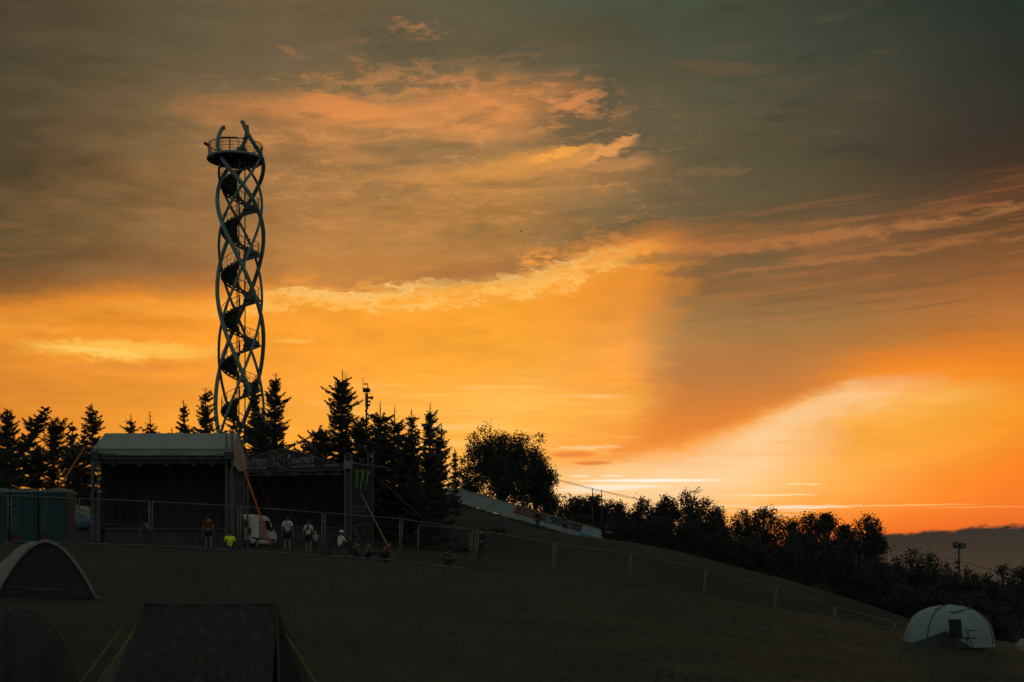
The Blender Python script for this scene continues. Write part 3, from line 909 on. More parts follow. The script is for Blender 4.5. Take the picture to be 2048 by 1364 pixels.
FAR = [(1796, 1112, 150, 60, 'leftmost low tree below the grey cloud bank'), (1822, 1097, 152, 64, 'tree with one small pointed top under the cloud bank'), (1858, 1106, 150, 66, 'round tree left of the floodlight mast'),
       (1892, 1124, 146, 66, 'low tree touching the floodlight mast'), (1932, 1133, 147, 74, 'low tree right of the floodlight mast foot'), (1975, 1146, 152, 64, 'flat low tree second right of the floodlight mast'),
       (2006, 1128, 150, 56, 'tree with a small round top near the right edge'), (2046, 1124, 150, 60, 'tree cut by the right picture edge'), (2090, 1118, 152, 70, 'tree beyond the right picture edge'), (1775, 1135, 146, 60, 'small tree right below the tall end tree')]
for i, (px, ty, Y, wp, lab) in enumerate(FAR):
    if px > 2060: continue
    broadleaf(px, ty + 2, Y, wp * 1.2, lab, 120 + i, lobes=9, clumps=240, per=20, leaf=0.21, bot=0.0, peak=[(0, ty), (wp * .25, ty + 12)], m=LEAF2 if i % 2 else LEAF, group='low trees at the bottom of the slope')
LOW2 = [(1805, 1165, 128, 'bush under the leftmost low tree by the cloud bank'), (1870, 1175, 124, 'bush left of the floodlight mast foot'), (1940, 1185, 120, 'bush right below the floodlight mast'), (2010, 1180, 118, 'bush near the right picture edge')]
for i, (px, ty, Y, lab) in enumerate(LOW2):
    broadleaf(px, ty, Y, 130, lab, 140 + i, lobes=9, clumps=300, per=22, leaf=0.2, bot=-0.03, name='bush', group='bushes at the bottom of the slope', cat='bush')

# ------------------------------------------------------------------ lookout tower
STEEL = mat('tower paint', (0.11, 0.19, 0.17), 0.5, 0.1, var=0.2, scale=2.0)
STEELD = mat('tower dark steel', (0.07, 0.085, 0.078), 0.6, 0.2, var=0.2, scale=2.0)
GALV = mat('galvanised steel', (0.42, 0.43, 0.41), 0.45, 0.7, var=0.2, scale=4.0)
BLACK = mat('black plastic', (0.02, 0.02, 0.021), 0.6, var=0.2)
TY = 140.0
TS = TY / F
tx = XW(481, TY)
tbase = G(tx, TY)
tower = thing('lookout_tower', 'tall steel lookout tower of twisted green tubes with a spiral stair and round platform', 'tower', (tx, TY, tbase), 0)


def tz(py): return W(481, py, TY).z - tbase


PH_Y = [150, 225, 247, 262, 274, 342, 382, 450, 499, 572, 640, 724, 870, 1000]
PH_V = [-0.16, -0.06, -0.03, -0.012, 0.0, 0.22, 0.333, 0.48, 0.575, 0.69, 0.80, 0.93, 1.13, 1.30]


def phase(py): return float(np.interp(py, PH_Y, PH_V))


def trad(py): return 45.5 * TS * (1 + max(0, (py - 700)) / 170.0 * 0.12) * (1 - max(0, (300 - py)) / 60.0 * 0.12)


def smooth_phase(py): return sum(phase(py + d) for d in range(-24, 25, 6)) / 9.0


def tzd(py, y): return EYE + (HOR - py) * (TY + y) / F - tbase


for k, top in enumerate((257, 264, 246)):
    pts = []
    for py in np.linspace(990, top, 64):
        ph = (smooth_phase(py) - k / 3.0 + (0.07 * max(0, (330 - py)) / 70.0 if k == 1 else 0)) * 2 * math.pi
        R = trad(py)
        if k == 0: ph -= 0.035 * 2 * math.pi * max(0, 274 - py) / 17.0
        pts.append((-math.cos(ph) * R, -math.sin(ph) * R, tzd(py, -math.sin(ph) * R)))
    # rounded inward hook at the top
    e0, e1 = Vector(pts[-2]), Vector(pts[-1]); dr = (e1 - e0).normalized(); inn = Vector((-e1.x, -e1.y, 0)).normalized()
    pts.append(tuple(e1 + dr * 0.10 + inn * 0.08)); pts.append(tuple(e1 + dr * 0.14 + inn * 0.26))
    MB().poly(pts, 0.205, 10).build('outer_tube', STEEL, tower, smooth=True)
for k, top in enumerate((296, 300, 330)):
    pts = []
    for py in np.linspace(985, top, 60):
        ph = (smooth_phase(py) - 0.09 - k / 3.0) * 2 * math.pi
        R = trad(py) * 0.93
        pts.append((math.cos(ph) * R, -math.sin(ph) * R, tzd(py, -math.sin(ph) * R)))
    MB().poly(pts, 0.135, 10).build('inner_tube', STEEL, tower, smooth=True)
# thin vertical poles of the stair core
for a, r in ((0.4, 0.45), (2.6, 0.45), (4.6, 0.5)):
    MB().tube((math.cos(a) * r, math.sin(a) * r, 0), (math.cos(a) * r, math.sin(a) * r, tz(318)), 0.055, 6).build('core_pole', STEELD, tower, smooth=True)
# spiral stair: one turn per 90 rows, going down to the left on the near side
PITCH = 90.0
RO = 37.5 * TS; RI = 0.34
y_right = 690.0
turns = []
py_top = 340.0
zs_per = PITCH * TS


def ang(py):  # angle at a given row: right end at y_right, near side below it
    return -(py - y_right) / PITCH * 2 * math.pi


n_steps = 26
flights = []
py = py_top
while py < 940:
    st = MB(); rl = MB()
    top_pts, mid_pts, in_pts = [], [], []
    for i in range(n_steps):
        p = py + PITCH * i / n_steps
        a = ang(p); a2 = ang(p + PITCH / n_steps * 1.15)
        z = tz(p)
        hgt = 0.23
        # landing-like wide part on the right-hand side as on the real stair
        c0, s0, c1, s1 = math.cos(a), math.sin(a), math.cos(a2), math.sin(a2)
        vs = [(RI * c0, RI * s0, z), (RO * c0, RO * s0, z), (RO * c1, RO * s1, z), (RI * c1, RI * s1, z)]
        st.prism(vs, (0, 0, -0.06))
        st.prism([(RI * c1, RI * s1, z - 0.06), (RO * c1, RO * s1, z - 0.06), (RO * c1 * 1.0, RO * s1, z - hgt), (RI * c1, RI * s1, z - hgt)], (c1 * 0.0 - s1 * 0.03, s1 * 0.0 + c1 * 0.03, 0))
        top_pts.append((RO * c0, RO * s0, z + 1.08)); mid_pts.append((RO * c0, RO * s0, z + 0.55)); in_pts.append((0.75 * c0, 0.75 * s0, z + 1.0))
        if i % 3 == 0:
            rl.tube((RO * c0, RO * s0, z - 0.1), (RO * c0, RO * s0, z + 1.08), 0.03, 5)
            rl.tube((0.75 * c0, 0.75 * s0, z), (0.75 * c0, 0.75 * s0, z + 1.0), 0.022, 5)
        elif i % 1 == 0:
            rl.tube((RO * c0, RO * s0, z + 0.1), (RO * c0, RO * s0, z + 1.08), 0.010, 4)
    p = py + PITCH; a = ang(p); z = tz(p)
    top_pts.append((RO * math.cos(a), RO * math.sin(a), z + 1.08)); mid_pts.append((RO * math.cos(a), RO * math.sin(a), z + .55)); in_pts.append((.75 * math.cos(a), .75 * math.sin(a), z + 1.0))
    f = st.build('stair_flight', STEELD, tower)
    rl.poly(top_pts, 0.032, 5); rl.poly(mid_pts, 0.018, 4); rl.poly(in_pts, 0.028, 5)
    rl.poly([(x, y, zz - 1.18) for x, y, zz in top_pts], 0.10, 5)
    rl.build('stair_railing', STEELD, f)
    py += PITCH
# landings on the right-hand side, held by small brackets
for p in (600, 690, 510, 420, 780):
    a = ang(p)
    lm = MB()
    pts = [(RI, -0.55), (RO * 0.86, -0.9), (RO * 1.04, -0.35), (RO * 1.06, 0.4), (RO * 0.85, 0.9), (RI, 0.6)]
    lm.prism([(x, y, tz(p) - 0.02) for x, y in pts], (0, 0, -0.10))
    lm.tube((RO * 1.02, 0, tz(p) - 0.12), (RO * 1.18, -0.1, tz(p) - 0.12), 0.06, 6)
    lm.build('landing', STEELD, tower)
# viewing platform
pc = Vector(((471 - 481) * TS, 0, 0)); PR = 53.5 * TS
zp = tz(318)
pl = MB()
N = 40
ring = [(pc.x + math.cos(2 * math.pi * i / N) * PR, math.sin(2 * math.pi * i / N) * PR) for i in range(N)]
pl.prism([(x, y, zp) for x, y in ring], (0, 0, -0.12))
for i in range(0, N, 5):
    pl.box(((ring[i][0] + pc.x) / 2, ring[i][1] / 2, zp - 0.24), (PR, 0.09, 0.22), math.atan2(ring[i][1], ring[i][0] - pc.x))
plat = pl.build('platform', STEELD, tower)
MB().poly([(x, y, zp - 0.06) for x, y in ring], 0.17, 6, closed=True).build('platform_rim', STEEL, plat, smooth=True)
rp = MB()
for i in range(0, N, 2):
    x, y = ring[i]
    rp.tube((x, y, zp), (x, y, zp + 1.30), 0.035 if i % 4 == 0 else 0.02, 5)
for dz, r in ((1.30, 0.045), (0.95, 0.02), (0.62, 0.02), (0.30, 0.02)):
    rp.poly([(x, y, zp + dz) for x, y in ring], r, 5, closed=True)
rp.build('platform_railing', STEELD, plat)
fill = MB()
for i in range(N):
    x, y = ring[i]; x2, y2 = ring[(i + 1) % N]
    for k in range(1, 4):
        t = k / 4
        fill.tube((x + (x2 - x) * t, y + (y2 - y) * t, zp + 0.05), (x + (x2 - x) * t, y + (y2 - y) * t, zp + 1.28), 0.008, 4)
fill.build('railing_bars', STEELD, plat)
for ax, wx in ((-0.1, 1.6), (1.35, 0.5)):
    b = MB().box((pc.x + ax, -PR * 0.93 + abs(ax) * .2, zp + 1.34), (wx, 0.45, 0.05))
    b.tube((pc.x + ax, -PR * 0.9, zp), (pc.x + ax, -PR * 0.9, zp + 1.32), 0.04)
    b.build('view_guide_board', BLACK, plat)
MB().box((0.1, 0.2, zp + 0.55), (0.9, 0.8, 1.1)).build('stair_hatch', STEELD, plat)
fl = MB().box((pc.x - PR - 0.18, -0.1, zp + 1.42), (0.5, 0.3, 0.26), rot=Euler((0, 0.5, 0)).to_matrix())
fl.tube((pc.x - PR, 0, zp + 0.9), (pc.x - PR - 0.12, -0.1, zp + 1.32), 0.03)
fl.build('spotlight', BLACK, plat)
RED = mat('red lamp glass', (0.25, 0.015, 0.01), 0.3)
b0 = Vector(((491 - 481) * TS, 0.6, tz(262)))
bc = MB().tube(b0, b0 + Vector((0, 0, 0.35)), 0.17, 10)
bc.tube(b0 + Vector((0, 0, -0.6)), b0, 0.08, 8)
be = bc.build('beacon_mount', BLACK, tower, smooth=False)
MB().tube(b0 + Vector((0, 0, 0.35)), b0 + Vector((0, 0, 0.72)), 0.22, 12).build('beacon_lamp', RED, be)

# ------------------------------------------------------------------ loudspeaker and antenna mast
MY = 112.0
mx_, mz_ = XW(733, MY), 0
mb0 = on(733, MY)
k = MY / F
mast = thing('loudspeaker_mast', 'thin dark mast with horn loudspeakers, a box and an antenna rod above the spruces', 'mast', mb0)
def mz(py): return W(733, py, MY).z - mb0.z
m_ = MB(); m_.tube((0, 0, 0), (0, 0, mz(788)), 0.07, 8); m_.tube((0.10, 0, mz(815)), (0.10, 0, mz(766)), 0.035, 6)
m_.box((-0.03, 0, mz(800)), (0.14, 0.14, 1.1))
m_.build('pole', STEELD, mast)
MB().tube((-7 * k, 0, mz(782)), (-7 * k, 0, mz(755)), 0.022, 5).build('antenna_rod', STEELD, mast)
mm = MB()
for dz in (0.0, 0.09): mm.tube((-7 * k, 0, mz(769) + dz), (3 * k, 0, mz(769) + dz), 0.018, 4)
mm.box((-2.5 * k, 0, mz(768.5)), (0.12, 0.08, 0.12)); mm.build('antenna_cross_arm', STEELD, mast)
MB().box((0, 0, mz(780.5)), (14 * k, 0.42, 8 * k)).build('equipment_box', BLACK, mast, bevel=0.04)
def horn(x0, x1, py, r0, r1):
    h = MB(); h.poly([(x0 * k, 0, mz(py)), ((x0 + x1) / 2 * k, -.05, mz(py)), (x1 * k, -0.1, mz(py) - .03)], [r0, (r0 + r1) * .42, r1], 12)
    return h.build('horn_speaker', BLACK, mast, smooth=False)
horn(2, 12.5, 795.5, 0.06, 0.15); horn(1, 7.5, 803, 0.04, 0.10); horn(1, 6, 810, 0.05, 0.12)
for i, py in enumerate((817, 822, 828)):
    MB().box(((-.5 if i % 2 else .6) * 1.6 * k, 0, mz(py)), (4.5 * k, 0.2, 3.2 * k), 0.3 * i).build('junction_box', BLACK, mast)
MB().box((-8 * k, -0.1, mz(840)), (7 * k, 0.3, 8 * k)).build('side_speaker', BLACK, mast, bevel=0.03)
MB().box((12 * k, -0.1, mz(832)), (9 * k, 0.3, 7 * k)).build('side_speaker', BLACK, mast, bevel=0.03)
MB().poly([(6 * k, 0, mz(778)), (9.5 * k, 0, mz(783)), (9 * k, 0, mz(788)), (5 * k, 0, mz(787))], 0.012, 4).build('cable_loop', BLACK, mast)

# ------------------------------------------------------------------ floodlight mast, cables, poles on the right
FY = 156.0
f0 = on(1918, FY); k = FY / F
fm = thing('floodlight_mast', 'lattice mast with two square floodlights against the grey cloud bank', 'mast', f0)
def fz(py): return W(1918, py, FY).z - f0.z
m_ = MB(); m_.tube((0, 0, 0), (0, 0, fz(1097)), 0.13, 8)
m_.box((0, 0, fz(1096)), (24 * k, 0.14, 0.12))
m_.build('pole', STEELD, fm)
for s, yy in ((-6.5, 1089), (6.5, 1091.5)):
    l = MB().box((s * k, -0.05, fz(yy)), (12 * k, 0.35, 10.5 * k), rot=Euler((0.25, 0.06 * s / 6, 0.2 * s / 6)).to_matrix()).build('floodlight', BLACK, fm, bevel=0.03)
    MB().box((s * k, -0.25, fz(yy)), (9.5 * k, 0.02, 8 * k), rot=Euler((0.25, 0.06 * s / 6, 0.2 * s / 6)).to_matrix()).build('lens', mat('lamp glass', (0.12, 0.14, 0.15), 0.15), l)
m_ = MB()
for zz in (1125, 1135, 1150): m_.box((-3 * k, 0, fz(zz)), (9 * k, 0.3, 5 * k))
m_.tube((-7 * k, 0, fz(1140)), (-7 * k, 0, fz(1103)), 0.03, 5)
m_.build('equipment_box', BLACK, fm)
for i in range(14): MB().tube((-0.25, 0, 1 + i * 0.45), (0.25, 0, 1 + i * 0.45), 0.025, 4).build('rung', STEELD, fm)

WIRE = mat('lift cable', (0.03, 0.03, 0.03), 0.6, 0.3)


def cable(label, pts, r, name='overhead_cable'):
    P = [W(*p) for p in pts]
    root = P[0]
    o = MB().poly([p - root for p in P], r, 4).build(name, WIRE, None, loc=root)
    return tag(o, label, 'cable', 'overhead lift cables')


cable('thin overhead cable sloping down right from the round tree past two poles', [(1098, 954, 150), (1185, 977, 150), (1203, 981, 150), (1260, 994, 150), (1330, 1011, 150)], 0.03)
cable('second thin cable just under the first, right of the round tree', [(1098, 956.5, 150.5), (1185, 979.5, 150.5), (1203, 983, 150.5), (1260, 996.5, 150.5), (1330, 1014, 150.5)], 0.022)
cable('dark overhead cable running to the floodlight mast before the cloud bank', [(1748, 1092, 158), (1800, 1101, 157.5), (1860, 1112, 157), (1918, 1121, 156), (1990, 1143, 158), (2060, 1160, 160)], 0.03)
for px, ty, lab, sh in ((1185, 977, 'left thin cable pole with a hanging handle above the low trees', True), (1203, 980, 'right thin cable pole, taller, without a handle', False)):
    p0 = on(px, 147); zt = W(px, ty, 147).z - p0.z
    t_ = thing('cable_pole', lab, 'pole', p0, 0, 'thin poles under the lift cable')
    MB().tube((0, 0, 0), (0, 0, zt), 0.045, 6).build('shaft', mat('rusty pole', (0.16, 0.07, 0.04), 0.7), t_)
    if sh: MB().ball((0, 0, W(px, 999, 147).z - p0.z), 0.16, 8, 6, (1, 1, 2.0)).build('handle', BLACK, t_)

bird = MB()
bird.poly([(-0.16, 0, 0), (0, 0, 0.02), (0.2, 0, 0)], [0.015, 0.05, 0.01], 6)
bird.add([(-0.05, 0, 0.02), (0.07, 0, 0.02), (0.0, -0.32, 0.12)], [(0, 1, 2)]); bird.add([(-0.05, 0, 0.02), (0.07, 0, 0.02), (0.0, 0.32, 0.12)], [(0, 1, 2)])
tag(bird.build('bird', BLACK, None, loc=W(1042, 463, 180), rotz=0.9), 'tiny dark bird flying alone in the middle of the sky', 'bird')

# ------------------------------------------------------------------ stages
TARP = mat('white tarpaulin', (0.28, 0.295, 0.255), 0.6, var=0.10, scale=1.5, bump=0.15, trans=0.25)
DRAPE = mat('black stage cloth', (0.050, 0.050, 0.050), 0.95, var=0.3, scale=2.0)
ALU = mat('aluminium truss', (0.13, 0.13, 0.12), 0.6, 0.5, var=0.15, scale=5)
STRAP = mat('orange strap', (0.48, 0.11, 0.025), 0.8, var=0.15, trans=0.35)
STRAPY = mat('yellow strap', (0.16, 0.13, 0.05), 0.8, var=0.15)
DECK = mat('stage deck', (0.05, 0.045, 0.04), 0.8, var=0.3)
PRINT = mat('pale print', (0.24, 0.25, 0.23), 0.8, var=0.12)
REDP = mat('dull red print', (0.10, 0.03, 0.02), 0.8, var=0.2)
GREENP = mat('green print', (0.12, 0.20, 0.025), 0.7, var=0.12)


def truss(mb, a, b, w=0.30, r=0.026, step=0.42):
    a, b = Vector(a), Vector(b); t = (b - a); L = t.length; t.normalize()
    s = t.cross(Vector((0, 1, 0)));
    if s.length < .2: s = t.cross(Vector((1, 0, 0)))
    s.normalize(); u = t.cross(s)
    cor = [(s * x + u * y) * (w / 2) for x, y in ((-1, -1), (1, -1), (1, 1), (-1, 1))]
    for c in cor: mb.tube(a + c, b + c, r, 5)
    n = max(2, int(L / step))
    for f in range(4):
        c0, c1 = cor[f], cor[(f + 1) % 4]
        for i in range(n):
            p, q = a + t * (L * i / n), a + t * (L * (i + 1) / n)
            mb.tube(p + (c0 if i % 2 else c1), q + (c1 if i % 2 else c0), r * 0.6, 4)


# white roofed stage
S1Y0, S1Y1 = 76.0, 80.2
xl, xr = XW(192, S1Y0), XW(458, S1Y0)
s1c = Vector(((xl + xr) / 2, S1Y0, G((xl + xr) / 2, S1Y0)))
s1 = thing('stage', 'stage with a white pitched tarpaulin roof and black sides, left of the black stage', 'stage', s1c)
hw = (xr - xl) / 2
def s1z(py, Y): return W(320, py, Y).z - s1c.z
ze = s1z(899, S1Y0); zr = s1z(866.5, 78.1); zv = s1z(911, S1Y0)
rf = MB()
nx = 15
def rx(i): return -hw - 0.12 + (2 * hw + 0.24) * i / (nx - 1)
front = []
for t in np.linspace(0, 1, 7):
    row = []
    for i in range(nx):
        sag = -0.05 * math.sin(math.pi * t) * abs(math.sin(i * math.pi / 3.5)) + 0.012 * math.sin(i * 2.1 + t * 5)
        row.append((rx(i), t * 2.25 - 0.15, ze + (zr - ze) * t + sag))
    front.append(row)
rf.sheet(front)
back = [[(rx(i), 2.1 + t * 2.2, zr + (ze - 0.1 - zr) * t) for i in range(nx)] for t in np.linspace(0, 1, 4)]
rf.sheet(back)
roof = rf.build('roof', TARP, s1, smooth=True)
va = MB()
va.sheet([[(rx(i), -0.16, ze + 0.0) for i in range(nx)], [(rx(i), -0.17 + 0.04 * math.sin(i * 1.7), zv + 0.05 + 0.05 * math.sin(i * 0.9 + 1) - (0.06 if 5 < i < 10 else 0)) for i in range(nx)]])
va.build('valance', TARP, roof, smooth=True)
MB().box((0, -0.15, ze - 0.01), (2 * hw + 0.26, 0.07, 0.07)).build('eave_rail', ALU, roof)
for s in (-1, 1):
    gx = s * (hw + 0.10)
    g = MB()
    g.sheet([[(gx, y, ze + (zr - ze) * (y + 0.1) / 2.2) if y < 2.1 else (gx, y, zr + (ze - zr) * (y - 2.1) / 2.2) for y in (-0.1, .7, 1.4, 2.1, 2.8, 3.5, 4.3)],
             [(gx + 0.08 * math.sin(y * 2.0) + .05 * s, y, ze - 0.75 - 0.25 * math.sin(y * 0.8)) for y in (-0.1, .7, 1.4, 2.1, 2.8, 3.5, 4.3)]])
    g.build('gable_sheet', TARP, roof, smooth=True)
def drape(mb, p0, p1, z0, z1, n, amp):
    p0, p1 = Vector(p0), Vector(p1); d = (p1 - p0); nn = Vector((-d.y, d.x, 0)).normalized()
    rows = []
    for z in (z0, (z0 + z1) / 2, z1):
        rows.append([p0 + d * (i / n) + nn * (amp * math.sin(i * 1.9) + amp * .5 * math.sin(i * .7 + z)) + Vector((0, 0, z)) for i in range(n + 1)])
    mb.sheet(rows)
dm = MB(); drape(dm, (-hw, 4.1, 0), (hw, 4.1, 0), 0.05, ze - 0.1, 40, 0.06); dm.build('back_drape', DRAPE, s1, smooth=True)
for s in (-1, 1):
    dm = MB(); drape(dm, (s * (hw - .12), 0.5, 0), (s * (hw - .12), 4.1, 0), 0.05, ze - 0.35, 34, 0.05); dm.build('side_drape', DRAPE, s1, smooth=True)
dm = MB(); drape(dm, (-hw + .3, 0.12, 0), (hw - .3, 0.12, 0), ze - 0.75, zv - 0.02, 40, 0.03); dm.build('border_drape', DRAPE, s1, smooth=True)
dk = MB().box((0, 2.2, 0.95), (2 * hw - .3, 3.4, 0.14)); dkp = dk.build('deck', DECK, s1)
dm = MB(); drape(dm, (-hw + .2, 0.62, 0), (hw - .2, 0.62, 0), -0.2, 0.9, 44, 0.03); dm.build('deck_skirt', DRAPE, dkp, smooth=True)
for sx, sy in ((-1, 0), (1, 0), (-1, 1), (1, 1)):
    t = MB(); X = sx * (hw + (0.02 if sy == 0 else .05)); Yy = 0.0 if sy == 0 else 4.25
    top = s1z(868, S1Y0) if (sx == 1 and sy == 0) else ze + 0.15
    truss(t, (X, Yy, -0.3), (X, Yy, top), 0.32)
    tw = t.build('truss_tower', ALU, s1)
    if sy == 0:
        MB().box((X, Yy, ze - 0.35), (0.5, 0.5, 0.45)).build('hoist_sleeve', mat('dark steel', (0.05, 0.05, 0.05), 0.6, 0.4), tw, bevel=0.03)
        MB().box((X, Yy, -0.05), (0.9, 0.9, 0.12)).build('base_plate', mat('dark steel', (0.05, 0.05, 0.05), 0.6, 0.4), tw)
for a, b in (((-hw, 0.0), (hw, 0.0)),):
    t = MB(); truss(t, (-hw + .2, 0.05, ze - 0.35), (hw - .2, 0.05, ze - 0.35), 0.28); t.build('front_truss', ALU, s1)
def strap(a, b, m, parent, rootp, w=0.10):
    a, b = W(*a) - rootp, W(*b) - rootp
    d = (b - a).normalized(); s = d.cross(Vector((0, 1, 0))).normalized() * (w / 2)
    o = MB().prism([a - s, a + s, b + s, b - s], (0, 0.02, 0)).build('guy_strap', m, parent)
    return o
strap((170, 893, 76.5), (112, 985, 73.0), STRAP, s1, s1c)
strap((474, 897, 75.7), (541, 1090, 71.5), STRAP, s1, s1c)
strap((492, 905, 80.3), (562, 1056, 80.0), mat('dull strap', (0.07, 0.03, 0.018), 0.8), s1, s1c, 0.07)
# lamps and amplifiers under the roof, lost in the dark
for i, x in enumerate((-2.6, -1.2, 0.3, 1.7, 2.7)):
    MB().poly([(x, 0.1, ze - 0.55), (x, -0.05, ze - 0.75), (x, -0.2, ze - 0.98)], [0.07, 0.12, 0.13], 10).build('stage_lamp', BLACK, s1)

# black stage with the printed banner
S2Y = 87.0
x0, x1 = XW(487, S2Y), XW(697, S2Y)
s2c = Vector(((x0 + x1) / 2, S2Y, G((x0 + x1) / 2, S2Y)))
s2 = thing('stage', 'black arched stage with pale festival lettering on its front banner', 'stage', s2c)
h2 = (x1 - x0) / 2
def L2(px, py, dy=0.0): return W(px, py, S2Y + dy) - s2c
top_line = [(487, 926), (505, 917), (525, 908), (545, 901), (560, 899), (578, 901), (600, 906), (625, 913), (650, 920), (675, 928), (700, 936)]
bot_line = [(487, 944), (505, 944.5), (525, 945), (545, 945.5), (560, 945), (578, 945), (600, 944), (625, 943), (650, 942), (675, 942), (700, 942)]
bm_ = MB()
bm_.sheet([[L2(px, py, 0.02 * math.sin(i)) for i, (px, py) in enumerate(top_line)], [L2(px, py, 0) for px, py in bot_line]])
BANN = mat('black banner cloth', (0.024, 0.024, 0.024), 0.75, var=0.2, scale=2)
ban = bm_.build('front_banner', BANN, s2, smooth=True)
rf2 = MB()
rf2.sheet([[L2(px, py, 0.03) + Vector((0, 0, .02)) for px, py in top_line], [L2(px, py - 2, 2.0) + Vector((0, 0.0, 0)) for px, py in top_line], [L2(px, py + 4, 4.1) for px, py in top_line]])
rf2.build('roof', BANN, s2, smooth=True)
zb = L2(560, 945).z
dm = MB(); drape(dm, (-h2, 3.9, 0), (h2, 3.9, 0), 0, zb + 0.6, 40, 0.06); dm.build('back_drape', DRAPE, s2, smooth=True)
for s in (-1, 1):
    dm = MB(); drape(dm, (s * (h2 - .15), 0.4, 0), (s * (h2 - .15), 3.9, 0), 0, zb + 0.1, 30, 0.05); dm.build('side_drape', DRAPE, s2, smooth=True)
dkp = MB().box((0, 2.1, 0.95), (2 * h2 - .4, 3.2, 0.14)).build('deck', DECK, s2)
dm = MB(); drape(dm, (-h2 + .2, 0.6, 0), (h2 - .2, 0.6, 0), -0.25, 0.9, 40, 0.03); dm.build('deck_skirt', DRAPE, dkp, smooth=True)
t = MB(); truss(t, L2(484, 1100) * 1.0, L2(484, 924), 0.24, 0.022); t.build('truss_tower', ALU, s2)
t = MB(); truss(t, L2(697, 1110, -.3), L2(697, 909, -.3), 0.40, 0.028); tw = t.build('truss_tower', ALU, s2)
MB().box(L2(697, 930, -.3), (0.55, 0.55, 0.50)).build('hoist_sleeve', mat('grey sleeve', (0.16, 0.16, 0.15), 0.6, 0.4), tw, bevel=0.03)
MB().ball(L2(697, 908, -.3), 0.08, 8, 6).build('cap', ALU, tw)
t = MB(); truss(t, L2(741, 1105, 1.5), L2(741, 905, 1.5), 0.30, 0.026); tw2 = t.build('truss_tower', ALU, s2)
t = MB(); truss(t, L2(490, 947, .1), L2(695, 944, .1), 0.24, 0.02); t.build('front_truss', ALU, s2)
for px in (535, 589, 640, 676):
    for dx in (-3, 3):
        c = L2(px + dx, 948, -0.2)
        MB().poly([c + Vector((0, 0.12, 0.05)), c, c + Vector((0, -0.12, -0.1))], [0.06, 0.09, 0.10], 10).build('stage_lamp', mat('grey lamp', (0.10, 0.10, 0.10), 0.5, 0.4), s2)
off = Vector((0, -0.05, 0)); UX, UZ = (1, 0, 0), (0, 0, 1)
kp = S2Y / F
def word2(txt, px, py, hpx, wpx, rise=0.0, name='lettering'):
    lettering(name, txt, hpx * kp, L2(px, py) + off, (1, 0, rise), (0, 0, 1), PRINT, ban, width=wpx * kp, bold=0.012)
word2('FAJTFEST', 491.5, 930.5, 11.5, 42, 0.02)
word2('MONSTER', 491, 938.5, 5.0, 43, 0.02)
word2('FAJTFEST', 587, 928, 11.5, 42, 0.08)
word2('MONSTER', 585, 936.5, 5.0, 46, 0.06)
word2('STAGE', 649.5, 934, 4.8, 29, 0.05)
# emblem between the words: red disc, ribbed neck, cap, rings
em = MB()
def ring2(mb, px, py, r, tr=0.012, n=16, sq=1.0):
    c = L2(px, py) + off
    mb.poly([c + Vector((math.cos(a) * r * kp, 0, math.sin(a) * r * kp * sq)) for a in np.linspace(0, 2 * math.pi, n, endpoint=False)], tr, 4, closed=True)
for px, py, r, sq in ((541, 927, 6.5, 1.1), (566, 916, 5.0, 1.2), (556, 930, 4, 1), (549, 910, 8, 1.0), (570, 922, 14, 1.1), (562, 934, 4, .8), (573, 925, 5, 1)):
    ring2(em, px, py, r, 0.014, 18, sq)
emb = em.build('emblem_outline', PRINT, ban)
def disc(px, py, rx, rz, m, n=16, tilt=0.0, dy=-0.055, name='emblem_patch', parent=None):
    c = L2(px, py) + Vector((0, dy, 0)); ca, sa = math.cos(tilt), math.sin(tilt)
    pts = []
    for a in np.linspace(0, 2 * math.pi, n, endpoint=False):
        u, v = math.cos(a) * rx * kp, math.sin(a) * rz * kp
        pts.append(c + Vector((u * ca - v * sa, 0, u * sa + v * ca)))
    return MB().add(pts, [tuple(range(n))]).build(name, m, parent or ban)
disc(541, 926.5, 5.2, 6, REDP); disc(553, 907, 6.0, 2.6, REDP, tilt=0.1); disc(578.5, 913.5, 3.0, 4.6, PRINT, tilt=-0.6)
for i in range(7):
    disc(546 + i * 1.0, 911 + i * 3.2, 2.2, 0.7, PRINT, 8, -0.3)

